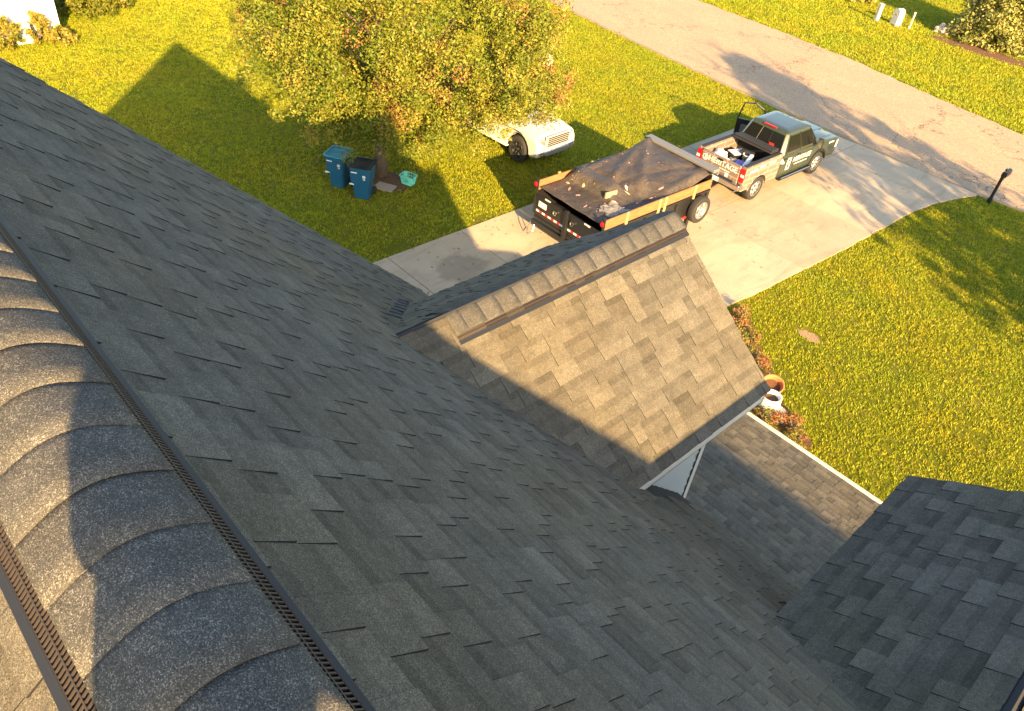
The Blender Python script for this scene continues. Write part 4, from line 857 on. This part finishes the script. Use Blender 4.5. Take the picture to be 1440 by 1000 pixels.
for s in(1,-1):
    b=MB(); b.box((s*.66,yr_,1.02),(1.26,.05,.78)); g_=b.build('tailgate_door',M['black'],TL,bevel=.008)
    b=MB(); b.box((s*.66,yr_-.03,1.36),(1.24,.04,.07)); b.box((s*.66,yr_-.03,.68),(1.24,.04,.07)); b.build('gate_frame',M['black'],g_,bevel=.005)
    b=MB()
    for k in range(5): b.box((s*.66-.5+k*.25,yr_-.032,.90),(.125,.008,.06),tone=.5)
    b.build('reflective_tape_white',M['white'],g_,kind='stuff')
    b=MB()
    for k in range(4): b.box((s*.66-.375+k*.25,yr_-.033,.90),(.125,.009,.06))
    b.build('reflective_tape_red',M['redflat'],g_,kind='stuff')
    b=MB(); b.lathe([(.05,0),(.075,0),(.075,-.03),(.05,-.03)],14,(s*.35-.1,yr_-.045,1.16),'y'); b.build('latch_ring',M['chrome'],g_)
    b=MB(); b.box((s*.80,yr_-.04,1.385),(.22,.02,.045)); b.build('marker_sticker',M['white'],g_)
b=MB(); b.box((-.98,yr_-.045,1.15),(.32,.01,.17)); b.build('licence_plate',M['white'],TL)
b=MB(); b.box((0.02,yr_-.07,1.0),(.12,.10,.95)); b.build('gate_post',M['black'],TL,bevel=.01)
b=MB(); b.box((0,yr_-.05,.52),(2.62,.12,.14)); b.build('rear_bumper',M['black'],TL,bevel=.01)
b=MB(); b.tube([(-1.35,yr_,.5),(-1.42,yr_-.12,.25),(-1.3,yr_-.22,.12),(-1.2,yr_-.1,.2),(-1.25,yr_,.45)],.015,6); b.build('chain',M['chrome'],TL)
b=MB(); b.box((0,yf-.05,1.35),(2.66,.06,1.12)); b.build('front_wall',M['black'],TL,bevel=.008)
b=MB(); b.box((0,yf+.03,2.06),(2.78,.30,.10)).box((0,yf+.16,1.98),(2.78,.05,.20)); b.build('tarp_housing',M['greyplastic'],TL,bevel=.02)
b=MB(); b.box((0,yf-.13,2.0),(2.70,.04,.05)); b.build('tarp_roller',M['black'],TL)
b=MB(); b.tube([(-.5,yf-.1,.55),(0,yf+1.7,.52)],.06,6); b.tube([(.5,yf-.1,.55),(0,yf+1.7,.52)],.06,6); b.box((0,yf+.55,.82),(.9,.55,.45)); b.tube([(.25,yf+1.2,.1),(.25,yf+1.2,.95)],.04,8); b.build('tongue',M['black'],TL,bevel=.01)
b=MB(); b.box((0,-.0,.62),(.9,4.6,.22)); b.build('chassis',M['blackmatte'],TL)
wheel(TL,(hw+.20,yf-.62,1.02),.43,.24,1,M['alloy'],5).name='spare_wheel'
b=MB(); b.box((hw+.06,yf-.62,1.02),(.1,.14,.14)).box((hw+.06,yf-.9,.62),(.10,.12,.6)); b.build('spare_bracket',M['black'],TL)
b=MB(); b.box((hw+.05,yf-1.0,.78),(.02,.3,.06)); b.build('side_reflector',M['redflat'],TL)
# tarp: draped cloth with bumps of the load below
NX,NY=44,76; vs=[]
def bump2(x,y,cx_,cy_,w1,w2,h,rot=0,p=6):
    c_,s_=math.cos(rot),math.sin(rot); u_=((x-cx_)*c_+(y-cy_)*s_)/w1; v_=(-(x-cx_)*s_+(y-cy_)*c_)/w2; return h/(1+(abs(u_)**p+abs(v_)**p)*1.0)
def sst(a,b,x):
    t=min(1,max(0,(x-a)/(b-a))); return t*t*(3-2*t)
def tarpz(x,y):
    t_=(y-yr_)/(yf-yr_); e_=abs(x)/1.30
    rear=1.60+.05*t_
    front=1.80+.22*sst(.35,1,t_)+.07*math.cos(x*1.1)*(1-sst(.8,1,t_))
    z_=rear+(front-rear)*sst(.30,.50,t_-.10*(x+.3))
    bx=bump2(x,y,-.42,-.98,.78,.30,1,.12,10); z_=max(z_,z_*(1-bx)+1.93*bx)
    # ridge-like tension folds fanning from the left front corner and the lump in the middle
    if t_>.25:
        w_=sst(.25,.45,t_)
        for ang_,am in((.30,.045),(.62,.05),(.95,.035),(1.2,.03)):
            d_=(x+1.25)*math.sin(ang_+.55)*1.0-(yf-.2-y)*math.cos(ang_+.55)*.9; z_+=1.5*w_*am*math.exp(-(d_*7.5)**2)
        d2=(x-.15)-(y-.2)*.30; z_-=w_*.04*math.exp(-(d2*8)**2)
        z_+=.10*bump2(x,y,.28,-.30,.14,.16,1,.5,2)
        z_-=.06*math.exp(-((x-.85-.1*math.sin(y*2))*5)**2)*(1-sst(.8,1,t_))
    z_+=.010*math.sin(x*5+y*2.3)*math.sin(y*3.1-x*2)+.006*math.sin(x*13+y*5)*math.cos(y*9-x*4)
    if x>1.12: z_=z_+(1.74+.22*sst(.75,1,t_)-z_)*sst(1.12,1.27,x)
    if x<-1.15 and t_>.30:
        z_=z_+(1.80+.2*sst(.75,1,t_)-z_)*sst(1.15,1.25,-x)
        if x<-1.37: z_-=.22*sst(1.37,1.43,-x)
    if x<-1.25 and t_<=.30: z_=min(z_,1.60)
    return z_
for j in range(NY+1):
    for i in range(NX+1):
        y=yr_+.03+(yf-.15-yr_)*j/NY; xl_=-1.27-.16*sst(.26,.32,j/NY); x=xl_+(1.29-xl_)*i/NX
        if x>.2 and j<7: x=x-(7-j)*.012*(x-.2)
        vs.append((x,y,tarpz(x,y)))
b=MB(); b.add(vs,[(j*(NX+1)+i,j*(NX+1)+i+1,(j+1)*(NX+1)+i+1,(j+1)*(NX+1)+i) for j in range(NY) for i in range(NX)]); tp=b.build('tarp',M['tarp'],TL,smooth=True)
so_=tp.modifiers.new('s','SOLIDIFY'); so_.thickness=.008
def tl(x,y,z): return Matrix.Translation(TL.location)@Matrix.Rotation(TL.rotation_euler.z,4,'Z')@Vector((x,y,z))
b=MB(); b.box((.36,-1.16,1.78),(.05,.42,.17),rz=-.1); b.build('carton_end',M['cardboard'],TL)
# plastic sheet corner and scraps lying on the tarp
b=MB(); vs=[]; n_=12
for j in range(n_+1):
    for i in range(n_+1):
        x=.55+.62*i/n_+.06*math.sin(j*1.1); y=-1.95+.75*j/n_+.05*math.sin(i*1.3); vs.append((x,y,tarpz(x,y)+.02+.05*abs(math.sin(i*.9+j*.7))*abs(math.cos(i*.5-j*1.1))))
b.add(vs,[(j*(n_+1)+i,j*(n_+1)+i+1,(j+1)*(n_+1)+i+1,(j+1)*(n_+1)+i) for j in range(n_) for i in range(n_)])
m=mat('clear_plastic_film',(.42,.38,.33),.22); m.node_tree.nodes['Principled BSDF'].inputs['Alpha'].default_value=.55
o_=b.build('plastic_sheet',m,None,smooth=True,label='crumpled clear plastic sheet at the right rear corner of the trailer tarp',cat='plastic sheet'); o_.location=TL.location; o_.rotation_euler=TL.rotation_euler
def scrap(x,y,sx,sy,rz,m,nm='scrap',th=.008):
    sx*=.72; sy*=.72
    bb=MB(); z=tarpz(x,y); vs=[]; k=7; rd=random.Random(int((x+9)*1000+y*77))
    ring=[(sx*math.cos(6.283*i/k)*rd.uniform(.6,1.1),sy*math.sin(6.283*i/k)*rd.uniform(.6,1.1)) for i in range(k)]
    c_,s_=math.cos(rz),math.sin(rz); ring=[(x+p*c_-q*s_,y+p*s_+q*c_) for p,q in ring]
    bb.add([(p,q,tarpz(p,q)+.006) for p,q in ring]+[(p,q,tarpz(p,q)+.006+th) for p,q in ring]+[(x,y,z+.012+th)],[(i,(i+1)%k,(i+1)%k+k,i+k) for i in range(k)]+[(i+k,(i+1)%k+k,2*k) for i in range(k)]); return bb
big=[(-.72,-1.75,.06,.16,.6,'pink','pink'),(-1.0,-1.55,.12,.07,.2,'cardboard','tan'),(-.30,-1.80,.12,.06,.9,'pink','pink'),(-.55,-1.35,.09,.06,0,'cardboard','tan'),(.25,-2.05,.05,.14,.3,'pink','pink'),(.45,-.52,.16,.05,.5,'cardboard','tan'),(.28,-.42,.05,.16,1.2,'white','white'),(.1,1.35,.16,.12,.4,'tarp','grey'),(.95,.35,.15,.05,1.3,'pink','pink'),(1.0,-.10,.10,.04,1,'pink','pink')]
where=['near the left tail lamp','beside the left board at the rear','in the rear middle','left of the covered box','by the gate post','just ahead of the covered box','at the foot of the tarp peak','near the tarp housing','halfway along the right board','just behind the right board middle']
for (x,y,sx,sy,rz,mm,cn),wv in zip(big,where):
    o_=scrap(x,y,sx,sy,rz,M[mm]).build('scrap',M[mm],None,label='%s scrap of debris on the trailer tarp %s'%(cn,wv),cat='scrap',group='scraps on the trailer tarp'); o_.location=TL.location; o_.rotation_euler=TL.rotation_euler
sm_=MB()
for i in range(30):
    x=random.uniform(-1.15,1.2); y=random.uniform(-2.3,2.0) if random.random()<.5 else random.uniform(-2.3,-1.2)
    s2=scrap(x,y,random.uniform(.012,.045),random.uniform(.01,.03),random.uniform(0,3),None,th=.008); sm_.add(s2.v,s2.f)
o_=sm_.build('debris',M['pink'],None,kind='stuff',label='small chips of roofing debris sprinkled over the trailer tarp',cat='debris'); o_.location=TL.location; o_.rotation_euler=TL.rotation_euler
# ---- white suv, nose towards the driveway (local y forward)
SV=empty('suv',(-19.15,18.80,.0),R(-88),'white full size SUV parked on the grass with its nose out from under the tree','suv'); SV.scale=(1,1,1.14)
b=MB(); pf=[(-2.6,.45),(-2.62,.9),(-2.5,1.05),(1.05,1.08),(1.9,1.06),(2.45,.98),(2.55,.80),(2.60,.45),(2.3,.36)]+arch(1.62,.42,.50,.40)[::-1]+arch(-1.5,.42,.50,.40)[::-1]
b.prism(pf,'x',-.98,.98); b.build('body',M['suvwhite'],SV,bevel=.09,seg=3)
b=MB(); b.rings([[(-.90,1.0,1.05),(-.82,1.0,1.17),(.82,1.0,1.17),(.90,1.0,1.05)],[(-.88,1.8,1.03),(-.78,1.8,1.15),(.78,1.8,1.15),(.88,1.8,1.03)],[(-.80,2.48,.95),(-.70,2.44,1.05),(.70,2.44,1.05),(.80,2.48,.95)]]); b.build('hood',M['suvwhite'],SV,bevel=.03)
b=MB(); b.rings([[(x,y,1.05) for x,y in((-.93,-2.5),(.93,-2.5),(.93,1.15),(-.93,1.15))],[(x,y,1.80) for x,y in((-.76,-2.25),(.76,-2.25),(.76,.35),(-.76,.35))],[(x,y,1.88) for x,y in((-.66,-2.15),(.66,-2.15),(.66,.2),(-.66,.2))]]); b.build('cabin',M['suvwhite'],SV,bevel=.04)
for s in(1,-1):
    for y0,y1 in((-2.2,-1.35),(-1.25,-.45),(-.35,.45)):
        q=lambda y_,t:(s*(.93-.17*t+.008),y_-.0-(.8*t if y1==.45 and y_==y1 else 0)*.5+(.0),1.05+.75*t)
        quadglass('side_window',[q(y0,.12),q(y1+(.25 if y1==.45 else 0),.12),q(y1,.85),q(y0,.85)],SV)
    wheel(SV,(s*.86,1.62,.42),.42,.27,s,M['black'],6); wheel(SV,(s*.86,-1.5,.42),.42,.27,s,M['black'],6)
    b=MB(); b.rings([[(s*.60,2.50,.78),(s*.90,2.40,.80),(s*.90,2.40,.98),(s*.60,2.50,.96)],[(s*.60,2.58,.78),(s*.93,2.46,.80),(s*.93,2.44,.96),(s*.60,2.56,.94)]]); b.build('headlight',M['alloy'],SV,bevel=.02)
    b=MB(); b.box((s*.74,2.60,.56),(.22,.05,.10)); b.build('fog_lamp',M['greyplastic'],SV,bevel=.02)
    b=MB(); b.box((s*1.08,.72,1.18),(.18,.12,.16)); b.build('mirror',M['suvwhite'],SV,bevel=.04)
    b=MB(); b.box((s*1.02,.05,.42),(.14,2.3,.04)); b.build('running_board',M['white'],SV,bevel=.01)
wsf=lambda x,t:(x,1.16-.80*t,1.07+.72*t)
quadglass('windshield',[wsf(-.84,.06),wsf(.84,.06),wsf(.70,.94),wsf(-.70,.94)],SV)
b=MB(); b.box((0,2.575,.875),(1.20,.07,.36)); gr=b.build('grille',mat('grille_satin',(.5,.49,.46),.5,.3),SV,bevel=.02)
for k in range(5):
    b=MB(); b.box((0,2.615,.755+k*.060),(1.04,.014,.034)); b.build('grille_slot',M['black'],gr)
b=MB(); b.box((0,2.61,.50),(1.15,.03,.12)); b.build('lower_grille',M['greyplastic'],SV,bevel=.01)
b=MB(); b.box((0,2.57,.64),(1.5,.06,.05)); b.build('bumper_lip',M['suvwhite'],SV,bevel=.02)
# ------------------------------------------------------------------ the photographer, standing on the rear slope behind the camera
def skinbody(name,verts,edges,rad,m,parent,root=0):
    me=bpy.data.meshes.new(name); me.from_pydata(verts,edges,[]); o=obj(name,me,parent); me.materials.append(m)
    mo=o.modifiers.new('skin','SKIN'); 
    for i,v in enumerate(me.skin_vertices[0].data if me.skin_vertices else []): pass
    if not me.skin_vertices:
        bm=bmesh.new(); bm.from_mesh(me); bm.verts.layers.skin.verify(); bm.to_mesh(me); bm.free()
    for i,v in enumerate(me.skin_vertices[0].data): v.radius=rad[i] if isinstance(rad[i],tuple) else (rad[i],rad[i]); v.use_root=(i==root)
    s_=o.modifiers.new('sub','SUBSURF'); s_.levels=1; s_.render_levels=2; mo.use_smooth_shade=True; return o
PX_,PY_,PZ_=.62,-.50,zmain(-.50)
per=empty('person',(PX_,PY_,PZ_),R(42),'person in a dark jacket standing on the rear roof slope','person')
# local: y forward (towards the view), z up
V=[(0,0,.86),(0,.02,1.08),(0,.02,1.30),(0,.03,1.42),(0,.06,1.56),  (.20,.02,1.33),(.27,.16,1.12),(.16,.40,1.22),(.06,.50,1.31), (-.20,.02,1.33),(-.27,.16,1.12),(-.16,.40,1.22),(-.06,.50,1.31),
   (.11,.0,.80),(.14,.05,.45),(.15,-.02,.06),(.15,.12,.03),(-.11,.0,.80),(-.16,.12,.47),(-.18,.06,.16),(-.18,.20,.14)]
E_=[(0,1),(1,2),(2,3),(3,4),(2,5),(5,6),(6,7),(7,8),(2,9),(9,10),(10,11),(11,12),(0,13),(13,14),(14,15),(15,16),(0,17),(17,18),(18,19),(19,20)]
RD=[(.17,.12),(.16,.11),(.18,.12),.06,.085,.075,.055,.042,.035,.075,.055,.042,.035,.10,.065,.05,.045,.10,.065,.05,.045]
skinbody('body',V,E_,RD,M['jacket'],per)
b=MB(); b.lathe([(0,-.13),(.07,-.11),(.095,-.03),(.10,.04),(.085,.10),(.04,.135),(0,.14)],20,(0,.07,1.60)); b.build('head',M['skin'],per,smooth=True)
b=MB(); b.lathe([(.104,-.02),(.108,.05),(.09,.11),(.045,.145),(0,.15)],20,(0,.055,1.61)); b.build('hair',M['hair'],per,smooth=True)
for s in(1,-1):
    for k,(dx,L_) in enumerate(((0,.07),(.018,.085),(.036,.08),(.052,.065))):
        b=MB(); b.tube([(s*(.07+dx*.2),.52,1.31+dx),(s*(.075),.55,1.32+dx),(s*(.075-L_*.4),.575,1.325+dx)],.009,6); b.build('finger',M['skin'],per,smooth=True)
    b=MB(); b.tube([(s*.07,.50,1.30),(s*.05,.51,1.33),(s*.03,.515,1.345)],.011,6); b.build('thumb',M['skin'],per,smooth=True)
